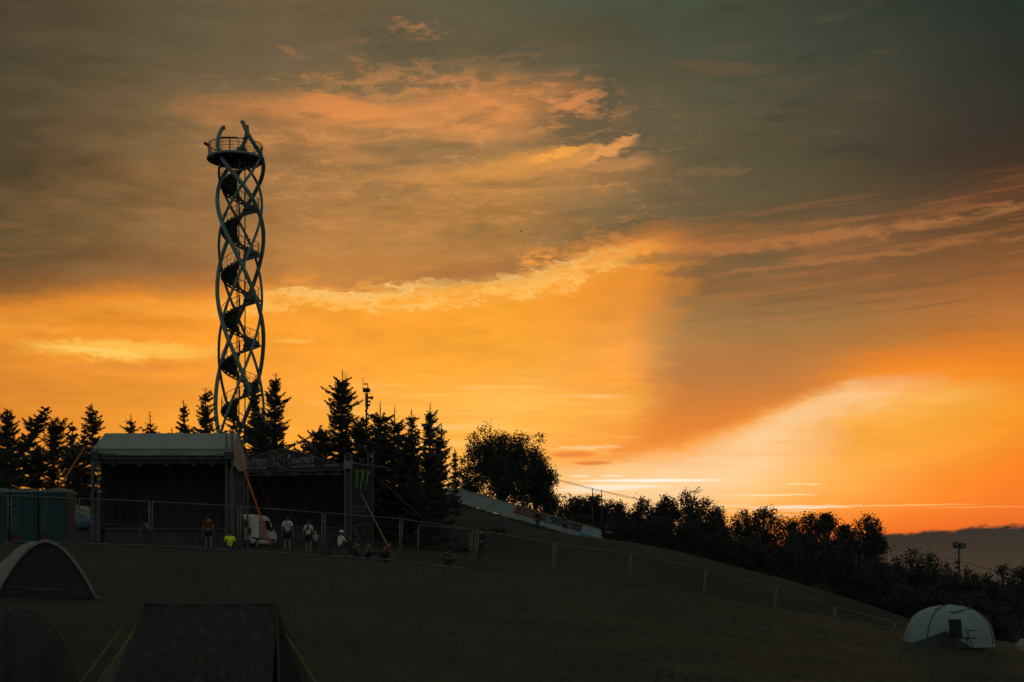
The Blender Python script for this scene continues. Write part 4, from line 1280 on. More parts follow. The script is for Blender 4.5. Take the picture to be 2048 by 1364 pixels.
# hanging banner right of the black stage
B0 = L2(703, 930, -.5); B1 = L2(746, 1100, -.5)
hb = thing('hanging_banner', 'tall black banner with three green claw marks hung between two truss towers', 'banner', s2c + Vector(((B0.x + B1.x) / 2, B0.y, 0)))
hc = hb.location.copy()
def LH(px, py, dy=0.0): return W(px, py, S2Y - .5 + dy) - hc
g = MB(); g.sheet([[LH(px, py, 0.03 * math.sin(px * .2)) for px in (703, 714, 725, 736, 746)] for py in (929, 960, 1000, 1050, 1098)])
hbm = g.build('cloth', BANN, hb, smooth=True)
tag(MB().tube(LH(699, 925.5, -.1), LH(776, 935.5, -.1), 0.03, 6).build('cross_bar', ALU, hb))
MB().box(LH(722, 919, -.1), (0.22, 0.1, 0.07)).tube(LH(722, 927, -.1), LH(722, 919, -.1), 0.02, 5).build('bar_bracket', ALU, hb)
CL = [[(709, 940.5), (715.5, 940.0), (718, 940.8), (716.3, 946), (716.6, 952), (714.8, 959), (715.3, 966), (713.8, 972), (713.6, 984), (712.2, 976), (711.2, 970), (712.6, 963), (711.6, 956), (713.2, 950), (712.2, 944)],
      [(719.5, 940.8), (726, 939.3), (730, 940.5), (728.2, 944), (728.4, 950), (726.4, 956), (725, 962), (722.8, 966), (722, 974), (721.2, 986), (720, 976), (720.2, 967), (722.6, 961), (722.2, 953), (723.6, 947), (722.6, 943)],
      [(731.5, 943.2), (736, 941), (739.8, 942), (740.6, 944.8), (738.2, 947.5), (736.2, 953), (735.6, 961), (733.8, 968), (731.2, 976), (729.8, 981), (731.2, 972), (732.8, 963), (733.2, 955), (734.8, 948), (733.6, 945)]]
for c in CL:
    MB().add([LH(px, py, -0.05) for px, py in c], [tuple(range(len(c)))]).build('claw_mark', GREENP, hb)
GREYP = mat('grey print', (0.16, 0.16, 0.15), 0.8)
for txt, py, wd, px in (('FAJTFEST 2023', 1013.5, 30, 704), ('FAJTFEST.CZ', 1017.5, 26, 706), ('MONSTER', 1023.5, 22, 708)):
    lettering('small_print', txt, 3.2 * kp, LH(px, py, -0.05), UX, UZ, GREYP if py < 1020 else GREYP, hb, width=wd * kp)
def disch(px, py, rx, rz, m, tilt=0.0, n=14, name='emblem_patch'):
    c = LH(px, py, -0.05); ca, sa = math.cos(tilt), math.sin(tilt); pts = []
    for a in np.linspace(0, 2 * math.pi, n, endpoint=False):
        u, v = math.cos(a) * rx * kp, math.sin(a) * rz * kp
        pts.append(c + Vector((u * ca - v * sa, 0, u * sa + v * ca)))
    return MB().add(pts, [tuple(range(n))]).build(name, m, hb)
disch(715, 1086, 6.3, 9.5, REDP); disch(722, 1049.5, 8.5, 3.2, REDP, 0.25); disch(711, 1052, 4, 1.6, REDP, -.3)
for i in range(9): disch(712 + i * 1.25, 1058 + i * 3.6, 2.5, 0.8, GREYP, -0.45)
o_ = MB()
o_.poly([LH(px, py, -.055) for px, py in ((706, 1050), (710, 1048.5), (718, 1048), (725, 1044), (731, 1047), (733, 1050), (736, 1047.5), (740, 1049), (738, 1056), (733, 1059), (728.5, 1059), (727, 1064), (731, 1075), (734, 1076), (736.5, 1080), (733, 1084), (728, 1092), (720, 1097), (711, 1096), (707, 1088), (709, 1079), (714, 1076), (708, 1063))], 0.012, 4, closed=True)
o_.build('emblem_outline', GREYP, hb)
strap((722, 986, 86.2), (778, 1096, 73.0), STRAPY, s2, s2c, 0.07)
strap((744, 946, 88.3), (850, 1040, 82.0), mat('dull strap', (0.07, 0.03, 0.018), 0.8), s2, s2c, 0.05)

# ------------------------------------------------------------------ portable toilets
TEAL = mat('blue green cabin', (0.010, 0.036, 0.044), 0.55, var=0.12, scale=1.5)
CAPW = mat('pale cabin roof', (0.22, 0.22, 0.20), 0.5, var=0.1, trans=0.3)
SIGN = mat('cabin lettering', (0.075, 0.09, 0.092), 0.7)
ORNG = mat('orange square', (0.10, 0.03, 0.008), 0.7)
CY = 61.0
kc = CY / F
for i, (pa, pb, lab) in enumerate(((78, 136, 'blue green portable toilet at the right end of its row, pale domed roof'), (20, 77, 'blue green portable toilet in the middle of its row'), (-38, 19, 'blue green portable toilet cut by the left picture edge'))):
    xa, xb = XW(pa, CY), XW(pb, CY); cx = (xa + xb) / 2; w = xb - xa - 0.04
    z0 = G(cx, CY) - 0.03
    c_ = thing('portable_toilet', lab, 'toilet', (cx, CY, z0), 0.0, 'portable toilets')
    H = W(0, 982, CY).z - z0
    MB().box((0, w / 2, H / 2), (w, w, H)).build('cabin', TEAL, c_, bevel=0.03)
    d = MB().box((0.02, -0.012, H * 0.47), (w * 0.80, 0.03, H * 0.80)).build('door', TEAL, c_, bevel=0.008)
    MB().box((w * 0.32, -0.045, H * 0.48), (0.05, 0.04, 0.16)).build('handle', SIGN, d)
    for s in (-1, 1):
        MB().box((s * (w / 2 - 0.05), -0.015, H / 2), (0.10, 0.05, H * 0.98)).build('corner_post', TEAL, c_, bevel=0.015)
    for zz in (0.845, 0.875, 0.905, 0.93):
        MB().box((0, -0.012, H * zz), (w * 0.72, 0.03, 0.025)).build('vent_slat', TEAL, c_)
    for zz in (0.22, 0.42, 0.60):
        MB().box((0.1, -0.032, H * zz), (w * 0.5, 0.012, 0.012)).build('door_rib', TEAL, d)
    r_ = MB(); n = 9
    r_.sheet([[(-w / 2 + w * j / 8, w * t_, H + 0.02 + 0.13 * max(0.0, math.sin(math.pi * j / 8)) ** .6 * (math.sin(math.pi * min(max(t_, .08), .92))) ** .5) for j in range(9)] for t_ in np.linspace(0, 1, 7)])
    r_.prism([(-w / 2 - .02, -0.03, H - 0.05), (w / 2 + .02, -0.03, H - 0.05), (w / 2 + .02, -0.03, H + 0.03), (-w / 2 - .02, -0.03, H + 0.03)], (0, w + .06, 0))
    rr = r_.build('roof', CAPW, c_, smooth=False)
    MB().tube((w / 2 - 0.12, w * .8, H), (w / 2 - 0.12, w * .8, H + 0.16), 0.05, 8).build('vent_pipe', CAPW, rr)
    if pb > 30:
        lettering('lettering', 'KEROUS', 0.24, (-w * 0.22, -0.055, H * 0.135 + 0.28), (0.03, 0, 1), (-1, 0, 0), SIGN, c_, width=66 * kc, bold=0.02)
        MB().add([(-w * .5 + .11 + dx, -0.05, z_) for dx, z_ in ((0.04, H * .05 + .05), (0.32, H * .05 + .05), (0.32, H * .05 + .33), (0.04, H * .05 + .33))], [(0, 1, 2, 3)]).build('orange_square', ORNG, c_)
    lettering('small_print', 'MOBILNÍ TOALETY', 0.05, (-w * 0.12, -0.055, H * 0.80), UX, UZ, SIGN, c_, width=w * .55)

# ------------------------------------------------------------------ pointed blue canopy and a pale sheet behind it, left of the stage
py_ = 84.0
p0 = on(160, py_)
cv = thing('canopy', 'small pointed blue canopy with pale swirl print, between the toilets and the stage', 'canopy', p0)
kq = py_ / F
def LQ(px, py, dy=0): return W(px, py, py_ + dy) - p0
BLUEC = mat('blue canopy cloth', (0.03, 0.085, 0.12), 0.7, var=0.12)
e = LQ(160, 1046).z; ap = LQ(160, 1026).z; hw_ = 24 * kq
g = MB()
cor = [(-hw_, -hw_, e), (hw_, -hw_, e), (hw_, hw_, e), (-hw_, hw_, e)]
for i in range(4): g.add([cor[i], cor[(i + 1) % 4], (0, 0, ap)], [(0, 1, 2)])
for i in range(4):
    a, b = cor[i], cor[(i + 1) % 4]
    g.add([a, b, (b[0], b[1], b[2] - 0.28), (a[0], a[1], a[2] - 0.28)], [(0, 1, 2, 3)])
cc = g.build('cover', BLUEC, cv)
for x, y, z in cor: MB().tube((x, y, -0.1), (x, y, e), 0.02, 5).build('leg', ALU, cv)
for i, r in enumerate((0.25, 0.38, 0.5)):
    MB().poly([(-0.1 + math.cos(a) * r * 1.3, -hw_ * (1 - .55 * math.sin(a) * r / .5 * .5) - 0.02, e - 0.05 + math.sin(a) * r * .55) for a in np.linspace(0.3, 2.6, 9)], 0.012, 4).build('swirl_print', PRINT, cc)
SHEET = mat('cream awning', (0.55, 0.47, 0.34), 0.7, var=0.1, trans=0.6)
ay = 86.5
a0 = on(158, ay)
aw = thing('awning', 'pale cream awning with dark ribs, behind the blue pointed canopy', 'awning', a0)
def LA(px, py, dy=0): return W(px, py, ay + dy) - a0
MB().sheet([[LA(139, 1009, 0), LA(158, 1011, 0), LA(180, 1013, 0)], [LA(137, 1042, -.6), LA(158, 1044, -.6), LA(180, 1046, -.6)]]).build('cloth', SHEET, aw)
for i in range(3):
    MB().tube(LA(138 + i * 2, 1014 + i * 9, -0.3 - i * .12), LA(176, 1024 + i * 9, -.3 - i * .12), 0.025, 5).build('rib', BLACK, aw)
for px in (140, 158, 179): MB().tube(LA(px, 1010, 0), (LA(px, 1010, 0).x, 0, -0.1), 0.03, 5).build('post', ALU, aw)

# ------------------------------------------------------------------ white ramp with sponsor boards
RYL, RYR = 131.0, 128.0
rb0, rb1 = W(878, 993, RYL), W(1198, 1083, RYR)      # foot of the near face
rt0, rt1 = W(903, 973.5, RYL + .9), W(1203, 1060.5, RYR + .9)  # ridge
rp_ = thing('ramp', 'long white wedge-shaped ramp board sloping down the hillside with sponsor boards', 'ramp', (rb1.x, rb1.y, rb1.z))
o0 = rp_.location.copy()
b0, b1, t0, t1 = rb0 - o0, rb1 - o0, rt0 - o0, rt1 - o0
bb0, bb1 = b0 + Vector((0, 1.9, 0)), b1 + Vector((0.5, 1.9, 0))
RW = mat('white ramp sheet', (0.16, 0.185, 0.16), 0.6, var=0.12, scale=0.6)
def RP(u, v, off=0.02):
    p = b0 + (b1 - b0) * u; q = t0 + (t1 - t0) * u
    n = (b1 - b0).cross(t0 - b0).normalized()
    if n.y > 0: n = -n
    return p + (q - p) * v + n * off
def u_of(px): return (px - 890.0) / (1200.0 - 890.0)
for i, (pa, pb) in enumerate(((878, 930), (930, 985), (985, 1040), (1040, 1095), (1095, 1150), (1150, 1201))):
    ua, ub = max(0, u_of(pa)), min(1, u_of(pb) - 0.002)
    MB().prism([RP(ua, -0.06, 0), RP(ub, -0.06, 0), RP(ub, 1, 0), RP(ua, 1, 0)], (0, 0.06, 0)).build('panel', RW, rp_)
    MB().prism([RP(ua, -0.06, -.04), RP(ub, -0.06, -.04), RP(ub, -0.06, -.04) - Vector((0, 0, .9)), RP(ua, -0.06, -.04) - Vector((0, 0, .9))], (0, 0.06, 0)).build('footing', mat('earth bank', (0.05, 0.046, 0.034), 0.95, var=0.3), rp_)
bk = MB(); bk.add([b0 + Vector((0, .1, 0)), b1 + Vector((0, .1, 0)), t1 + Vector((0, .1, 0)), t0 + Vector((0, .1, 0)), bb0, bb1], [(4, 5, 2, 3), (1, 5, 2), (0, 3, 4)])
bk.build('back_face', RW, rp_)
MB().tube(RP(0, 1.0, 0.03), RP(1, 1.0, 0.03), 0.05, 6).build('yellow_edge', mat('yellow edge', (0.22, 0.17, 0.05), 0.6), rp_)
for name, pa, pb, v0, v1, m in (('sponsor_board', 1029, 1089, .36, .94, mat('red board', (0.085, 0.020, 0.024), 0.6, var=0.25, scale=.5)), ('sponsor_board', 1089.5, 1134, .36, .95, mat('blue board', (0.012, 0.030, 0.050), 0.6, var=0.2)),
                               ('sponsor_board', 1134.5, 1163, .34, .94, mat('violet board', (0.030, 0.022, 0.040), 0.6, var=0.3)), ('sponsor_board', 1163.5, 1197, .10, .94, mat('pale board', (0.21, 0.25, 0.24), 0.6))):
    ua, ub = u_of(pa), u_of(pb)
    bo = MB().prism([RP(ua, v0, .03), RP(ub, v0, .03), RP(ub, v1, .03), RP(ua, v1, .03)], (0, 0.02, 0)).build(name, m, rp_)
    Ud, Vd = RP(ub, v0) - RP(ua, v0), RP(ua, v1) - RP(ua, v0)
    if pa == 1029:
        lettering('lettering', 'HITRÁDIO', 0.22, RP(u_of(1041), .66, .06), Ud, Vd, GREYP, bo, width=1.15)
        lettering('lettering', 'VYSOČINA', 0.22, RP(u_of(1041), .47, .06), Ud, Vd, GREYP, bo, width=1.15)
        c = RP(u_of(1066), .76, .06)
        MB().poly([c + Ud.normalized() * a + Vd.normalized() * b for a, b in ((-.28, -.05), (0, .22), (.28, -.05), (.05, -.16))], 0.02, 4, closed=True).build('arrow_sign', GREYP, bo)
    elif pa == 1089.5:
        lettering('lettering', 'P', 0.30, RP(u_of(1093), .68, .06), Ud, Vd, PRINT, bo, bold=.02)
        lettering('lettering', 'A', 0.30, RP(u_of(1100), .68, .06), Ud, Vd, REDP, bo, bold=.02)
        lettering('lettering', 'DA', 0.30, RP(u_of(1092.5), .43, .06), Ud, Vd, PRINT, bo, bold=.02, width=.55)
    elif pa == 1134.5:
        for q in range(4):
            c = RP(u_of(1137 + q % 2 * 3), .78 - q * .13, .06)
            MB().add([c + Ud.normalized() * (math.cos(a) * .08) + Vd.normalized() * (math.sin(a) * .08) for a in np.linspace(0, 5.5, 8)], [tuple(range(8))]).build('pink_dot', mat('pink dot', (0.22, 0.08, 0.12), 0.7), bo)
    else:
        MB().prism([RP(ua, .10, .05), RP(ub, .10, .05), RP(ub, .30, .05), RP(ua, .34, .05)], (0, .01, 0)).build('blue_band', mat('blue band', (0.03, 0.12, 0.17), 0.6), bo)
        for q in range(3):
            MB().prism([RP(u_of(1168), .78 - q * .15, .05), RP(u_of(1186 + q * 3), .78 - q * .15, .05), RP(u_of(1186 + q * 3), .84 - q * .15, .05), RP(u_of(1168), .84 - q * .15, .05)], (0, .01, 0)).build('print_line', mat('grey blue print', (0.10, 0.13, 0.15), 0.7), bo)

# ------------------------------------------------------------------ mobile fence
FG = mat('fence tube', (0.14, 0.14, 0.122), 0.65, 0.3, var=0.25, scale=3)
CONC = mat('concrete foot', (0.075, 0.075, 0.068), 0.9, var=0.3)
PAN = []
for i in range(len(FENCE) - 1):
    PAN.append((FENCE[i], FENCE[i + 1]))
PLAB = ['fence panel at the far left edge before the toilets', 'fence panel in front of the portable toilets', 'fence panel right of the toilets before the stage',
        'fence panel before the white-roofed stage', 'fence panel before the van, crossed by the orange strap', 'fence panel before the two men in white shirts', 'fence panel joining at the corner with the loose second panel',
        'first fence panel right of the corner, below the ramp', 'second fence panel right of the corner', 'third fence panel right of the corner', 'fourth fence panel right of the corner, sinking behind the grass',
        'fifth fence panel right of the corner, mostly behind the grass', 'far fence panel low behind the grass toward the tree line', 'last far fence panel before the right tent']


def fence_panel(A_, B_, label):
    pa, pb = W(*A_), W(*B_)
    za, zb_ = G(pa.x, pa.y), G(pb.x, pb.y)
    root = thing('fence_panel', label, 'fence', (pa.x, pa.y, pa.z - 2.0), 0, 'mesh fence panels across the field')
    o = Vector((pa.x, pa.y, pa.z - 2.0))
    d = (pb - pa); L = d.length; u = d.normalized()
    lean = Vector((max(0, -u.z) * 0.55, 0, 1)).normalized()
    g0 = pa + u * 0.065 - o; g1 = pb - u * 0.065 - o
    def P(t, z): return g0 + (g1 - g0) * t - lean * (2.0 - z)
    r = 0.024
    for t in (0, 1): MB().tube(P(t, 0.0), P(t, 2.0), r, 6).build('post', FG, root, smooth=True)
    for z in (1.985, 0.12): MB().tube(P(0, z), P(1, z), r * 0.85, 6).build('rail', FG, root, smooth=True)
    w = MB()
    nv = int(L / 0.20)
    for i in range(1, nv): w.tube(P(i / nv, 0.12), P(i / nv, 1.98), 0.0025, 3)
    for z in np.arange(0.35, 1.95, 0.2): w.tube(P(0, z), P(1, z), 0.0025, 3)
    wm = w.build('wire_mesh', mat('fence wire', (0.05, 0.05, 0.045), 0.7, 0.3), root); wm['kind'] = 'stuff'
    MB().box(P(0, 1.62) - u * 0.065, (0.20, 0.07, 0.06)).build('clamp', FG, root)
    MB().box(P(0, 0.0) - u * 0.065 + Vector((0, 0, 0.02)), (0.24, 0.70, 0.13)).build('foot', CONC, root, bevel=0.02)


for i, (a, b) in enumerate(PAN):
    fence_panel(a, b, PLAB[i])
fence_panel((835, 1049.5, 69.0), (948, 1059, 69.5), 'loose second fence panel set behind the corner of the fence')

# ------------------------------------------------------------------ crowd barrier, tanks, speaker boxes
b0 = on(214, 74)
FGD = mat('dull barrier tube', (0.06, 0.06, 0.055), 0.6, 0.3)
bar = thing('crowd_barrier', 'low steel crowd barrier standing in front of the white-roofed stage', 'barrier', b0)
Lb = XW(288, 74) - XW(214, 74)
for x in (0.05, Lb - .05):
    MB().poly([(x, 0, 0.02), (x, 0, 1.08)], 0.022, 6).build('post', FGD, bar)
    MB().poly([(x, -0.32, 0.02), (x, 0, 0.30), (x, 0.32, 0.02)], 0.02, 6).build('leg', FGD, bar)
for z in (1.08, 0.38): MB().tube((0, 0, z), (Lb, 0, z - .06), 0.022, 6).build('rail', FGD, bar)
for i in range(1, 13): MB().tube((Lb * i / 13, 0, .38), (Lb * i / 13, 0, 1.06), 0.009, 5).build('bar', FGD, bar)


def ibc(px, Y, label, rz):
    p = on(px, Y)
    t = thing('water_tank', label, 'tank', p, rz, 'caged water tanks on the slope')
    MB().box((0, 0, 0.66), (1.12, 0.94, 0.95)).build('tank', mat('milky plastic', (0.06, 0.065, 0.06), 0.5), t, bevel=0.09)
    c = MB()
    for z in (0.2, 0.42, 0.64, 0.86, 1.12):
        c.poly([(-.6, -.5, z), (.6, -.5, z), (.6, .5, z), (-.6, .5, z)], 0.014, 4, closed=True)
    for i in range(9):
        x = -.6 + 1.2 * i / 8
        for y in (-.5, .5): c.tube((x, y, .15), (x, y, 1.12), 0.012, 4)
    for i in range(7):
        y = -.5 + i / 6
        for x in (-.6, .6): c.tube((x, y, .15), (x, y, 1.12), 0.012, 4)
    cg = c.build('cage', FG, t); cg['kind'] = 'stuff'
    for x in (-.5, 0, .5): MB().box((x, 0, 0.06), (0.12, 1.0, 0.14)).build('pallet_foot', mat('pallet wood', (0.12, 0.09, 0.06), 0.9), t)
    MB().tube((0, 0, 1.12), (0, 0, 1.2), 0.12, 10).build('lid', BLACK, t)


ibc(998, 105, 'caged plastic water tank standing higher on the slope below the ramp', 0.15)
ibc(925, 97, 'caged plastic water tank lower on the slope, behind the fence corner', -0.2)

for i, (px, Y, w, h, lab) in enumerate(((480, 70.5, 0.42, 1.55, 'tall black loudspeaker beside the rear of the white van'), (652, 73, 0.55, 0.8, 'black loudspeaker box left of the seated person in white'))):
    p = on(px, Y)
    t = thing('loudspeaker', lab, 'loudspeaker', p, 0.1, 'black loudspeakers on the grass')
    cb = MB().box((0, 0, h / 2), (w, 0.5, h)).build('cabinet', BLACK, t, bevel=0.02)
    for z in (0.28, 0.72):
        MB().poly([(0, -0.252, h * z), (0, -0.262, h * z)], w * .36, 14).build('cone', mat('speaker cone', (0.04, 0.04, 0.04), 0.7), cb)

# ------------------------------------------------------------------ van
VP = on(504, 82.0) + Vector((-0.91, 0.13, 0))
van = thing('van', 'white van with dark cab windows parked between the two stages behind the orange strap', 'van', VP + Vector((0, 0, -0.12)), math.radians(82))
VW = mat('white van paint', (0.62, 0.60, 0.55), 0.35, var=0.08, spec=0.5)
GLASS = mat('dark glass', (0.01, 0.012, 0.014), 0.08, spec=0.5)
TYRE = mat('tyre', (0.02, 0.02, 0.02), 0.9)
# van runs along +x (front), rear at x=0; right side is -y
prof = [(0.0, 0.32), (0.0, 1.55), (0.06, 1.86), (0.25, 1.98), (2.9, 2.00), (3.25, 1.93), (3.85, 1.42), (4.55, 1.12), (4.75, 0.95), (4.80, 0.35)]
vb = MB(); vb.prism([(x, -0.92, z) for x, z in prof], (0, 1.84, 0))
vbody = vb.build('body', VW, van, bevel=0.07)
def side(x0, x1, z0, z1, y, m, name, slant=0.0, parent=None):
    s = -0.012 if y < 0 else 0.012
    return MB().prism([(x0, y, z0), (x1, y, z0), (x1 - slant, y, z1), (x0, y, z1)], (0, s, 0)).build(name, m, parent or van)
for y in (-0.925, 0.925):
    side(2.55, 3.65, 1.15, 1.72, y, GLASS, 'cab_window', 0.45)
    d = side(2.45, 2.47, 0.45, 1.85, y, TYRE, 'door_seam'); side(1.25, 1.27, 0.45, 1.85, y, TYRE, 'door_seam')
    side(1.30, 2.40, 0.62, 1.70, y * 1.0, mat('van shade panel', (0.22, 0.20, 0.18), 0.5), 'side_door_panel')
    side(0.05, 4.6, 0.56, 0.66, y, mat('rub strip', (0.05, 0.05, 0.05), 0.8), 'rub_strip')
    side(2.50, 2.62, 1.02, 1.06, y, BLACK, 'door_handle')
    for x in (0.95, 3.85):
        w = MB(); w.poly([(x, y * 0.90, 0.32), (x, y * 1.01, 0.32)], 0.32, 18); wh = w.build('wheel', TYRE, van)
        MB().poly([(x, y * 1.0, 0.32), (x, y * 1.015, 0.32)], 0.19, 14).build('rim', GALV, wh)
    MB().box((3.25, y * 1.12, 1.22), (0.10, 0.18, 0.26)).build('side_mirror', BLACK, van)
for y in (-0.80, 0.80):
    MB().box((-0.015, y, 1.0), (0.05, 0.13, 0.42)).build('tail_lamp', mat('tail lamp', (0.16, 0.012, 0.01), 0.3), van)
    MB().box((4.78, y * .85, 0.85), (0.06, 0.32, 0.2)).build('headlight', mat('headlight', (0.4, 0.4, 0.4), 0.1), van)
MB().box((-0.018, 0, 1.05), (0.03, 0.02, 1.4)).build('rear_door_seam', TYRE, van)
for y in (-0.42, 0.42): MB().box((-0.012, y, 1.42), (0.03, 0.55, 0.42)).build('rear_window', GLASS, van)
MB().box((-0.03, 0, 0.40), (0.10, 1.7, 0.16)).build('bumper', BLACK, van, bevel=0.03)
MB().box((-0.025, 0.3, 0.72), (0.02, 0.5, 0.11)).build('number_plate', PRINT, van)
MB().prism([(3.30, -0.80, 1.88), (3.86, -0.80, 1.44), (3.86, 0.80, 1.44), (3.30, 0.80, 1.88)], (0.02, 0, 0.03)).build('windscreen', GLASS, van)

# ------------------------------------------------------------------ people
SKIN = mat('skin', (0.20, 0.12, 0.09), 0.6, var=0.08)
HAIRD = mat('dark hair', (0.025, 0.018, 0.014), 0.8)
HAIRB = mat('fair hair', (0.35, 0.24, 0.12), 0.8)
SHOE = mat('dark shoe', (0.03, 0.03, 0.03), 0.7)
CAPM = mat('white cap', (0.6, 0.6, 0.58), 0.7)


def skin_mesh(name, V_, E_, R_, root=0, lev=1):
    me = bpy.data.meshes.new(name); me.from_pydata([tuple(v) for v in V_], E_, []); me.update()
    o = bpy.data.objects.new(name, me); COL.objects.link(o)
    o.modifiers.new('s', 'SKIN'); sm = o.modifiers.new('d', 'SUBSURF'); sm.levels = lev; sm.render_levels = lev
    for i, r in enumerate(R_):
        me.skin_vertices[0].data[i].radius = (r if isinstance(r, tuple) else (r, r))
        me.skin_vertices[0].data[i].use_root = (i == root)
    dg = bpy.context.evaluated_depsgraph_get()
    out = bpy.data.meshes.new_from_object(o.evaluated_get(dg))
    bpy.data.objects.remove(o); bpy.data.meshes.remove(me)
    out.polygons.foreach_set('use_smooth', np.ones(len(out.polygons), dtype=bool))
    out.materials.clear()
    return out


def person(label, px, Y, face, pose='stand', h=1.75, shirt=(0.03, 0.03, 0.03), legs=(0.03, 0.03, 0.035), hair=None, shorts=False, cap=None, seed=0, vest=None, marks=None, group='people on the festival field', long_sleeve=False, dz=0.0):
    r = random.Random(seed)
    p = on(px, Y, dz)
    root = thing('person', label, 'person', p, face, group)
    k = h / 1.75
    J = {}
    def put_(n, x, y, z): J[n] = Vector((x, y, z)) * k
    if pose == 'stand' or pose == 'phone' or pose == 'carry':
        s = r.uniform(-.03, .03)
        put_('pel', 0, 0, .95); put_('waist', 0, -.01, 1.10); put_('chest', 0, 0, 1.30); put_('nb', 0, 0, 1.45); put_('neck', 0, .01, 1.52); put_('head', 0, .025, 1.61); put_('top', 0, .015, 1.70)
        for sg, q in ((-1, 'l'), (1, 'r')):
            put_('sh' + q, sg * .175, 0, 1.41)
            if pose == 'phone': put_('el' + q, sg * .25, .05, 1.14); put_('wr' + q, sg * .14, .27, 1.22)
            elif pose == 'carry': put_('el' + q, sg * .25, .0, 1.13); put_('wr' + q, sg * .2, .26, 1.02)
            else: put_('el' + q, sg * .245, -.03 + s, 1.13); put_('wr' + q, sg * .27, .06 + s, .88)
            put_('hip' + q, sg * .09, 0, .90); put_('kn' + q, sg * .11, .02 + sg * s, .50); put_('an' + q, sg * .12, -.03 + sg * s, .09); put_('toe' + q, sg * .14, .14 + sg * s, .035)
    elif pose == 'sit':
        put_('pel', 0, 0, .13); put_('waist', 0, -.03, .28); put_('chest', 0, -.02, .48); put_('nb', 0, .02, .63); put_('neck', 0, .04, .70); put_('head', 0, .07, .79); put_('top', 0, .07, .88)
        for sg, q in ((-1, 'l'), (1, 'r')):
            put_('sh' + q, sg * .175, .02, .59); put_('el' + q, sg * .26, .14, .36); put_('wr' + q, sg * .16, .36, .40)
            put_('hip' + q, sg * .10, .02, .12); put_('kn' + q, sg * .19, .40, .43); put_('an' + q, sg * .14, .58, .08); put_('toe' + q, sg * .15, .75, .035)
    elif pose == 'bend' or pose == 'lean':
        f = 1.0 if pose == 'bend' else .62
        put_('pel', 0, -.10 * f, .92); put_('waist', 0, .03 * f, 1.04 - .02 * f); put_('chest', 0, .25 * f, 1.20 - .18 * f); put_('nb', 0, .39 * f, 1.31 - .26 * f); put_('neck', 0, .47 * f, 1.36 - .28 * f); put_('head', 0, .56 * f, 1.42 - .32 * f); put_('top', 0, .62 * f, 1.49 - .34 * f)
        for sg, q in ((-1, 'l'), (1, 'r')):
            put_('sh' + q, sg * .175, .36 * f, 1.27 - .25 * f); put_('el' + q, sg * .27, .40 * f + .05, .98 - .2 * f); put_('wr' + q, sg * .22, .52 * f + .12, .86 - .28 * f)
            put_('hip' + q, sg * .09, -.08 * f, .88); put_('kn' + q, sg * .11, .03, .49); put_('an' + q, sg * .12, -.05, .09); put_('toe' + q, sg * .14, .12, .035)
    elif pose == 'crouch':
        put_('pel', 0, -.05, .34); put_('waist', 0, .05, .45); put_('chest', 0, .20, .62); put_('nb', 0, .30, .73); put_('neck', 0, .37, .78); put_('head', 0, .45, .83); put_('top', 0, .51, .89)
        for sg, q in ((-1, 'l'), (1, 'r')):
            put_('sh' + q, sg * .175, .27, .69); put_('el' + q, sg * .27, .38, .42); put_('wr' + q, sg * .16, .56, .25)
            put_('hip' + q, sg * .10, -.02, .32); put_('kn' + q, sg * .20, .36, .46); put_('an' + q, sg * .15, .08, .09); put_('toe' + q, sg * .17, .25, .035)
    names = list(J); V_ = [J[n] for n in names]; ix = {n: i for i, n in enumerate(names)}
    RR = {'pel': (.13, .105), 'waist': (.125, .095), 'chest': (.145, .105), 'nb': .075, 'neck': .055, 'head': (.078, .095), 'top': (.060, .072)}
    for q in 'lr': RR.update({'sh' + q: .058, 'el' + q: .043, 'wr' + q: .031, 'hip' + q: .088, 'kn' + q: .058, 'an' + q: .042, 'toe' + q: .04})
    ED = [('pel', 'waist'), ('waist', 'chest'), ('chest', 'nb'), ('nb', 'neck'), ('neck', 'head'), ('head', 'top')]
    for q in 'lr': ED += [('nb', 'sh' + q), ('sh' + q, 'el' + q), ('el' + q, 'wr' + q), ('pel', 'hip' + q), ('hip' + q, 'kn' + q), ('kn' + q, 'an' + q), ('an' + q, 'toe' + q)]
    E_ = [(ix[a], ix[b]) for a, b in ED]
    R_ = [RR[n] for n in names]
    R_ = [tuple(x * k for x in q) if isinstance(q, tuple) else q * k for q in R_]
    # hands: palm and five fingers
    for sg, q in ((-1, 'l'), (1, 'r')):
        w = J['wr' + q]; d = (w - J['el' + q]).normalized(); sd = d.cross(Vector((0, 0, 1)))
        if sd.length < .1: sd = Vector((0, 1, 0))
        sd.normalize(); nrm = d.cross(sd)
        V_.append(w + d * .06 * k); R_.append((.034 * k, .02 * k)); pm = len(V_) - 1; E_.append((ix['wr' + q], pm))
        for fi, (o_, ln) in enumerate(((-.030, .070), (-.010, .082), (.011, .076), (.031, .060))):
            a = V_[pm] + d * .035 * k + sd * o_ * k; b = a + d * ln * .55 * k + nrm * .012; c = b + d * ln * .40 * k + nrm * .03 * k
            i0 = len(V_); V_ += [a, b, c]; R_ += [.0095 * k, .009 * k, .008 * k]; E_ += [(pm, i0), (i0, i0 + 1), (i0 + 1, i0 + 2)]
        a = V_[pm] + sd * (-.045 * k) + d * .0; b = a + d * .04 * k - sd * .012 * k
        i0 = len(V_); V_ += [a, b]; R_ += [.011 * k, .009 * k]; E_ += [(pm, i0), (i0, i0 + 1)]
    # nose
    fwd = Vector((0, 1, 0)); hd = J['head']
    V_.append(hd + fwd * .105 * k); R_.append(.014 * k); E_.append((ix['head'], len(V_) - 1))
    body = link_mesh('body', skin_mesh('body', V_, E_, R_, ix['pel']), SKIN, root)
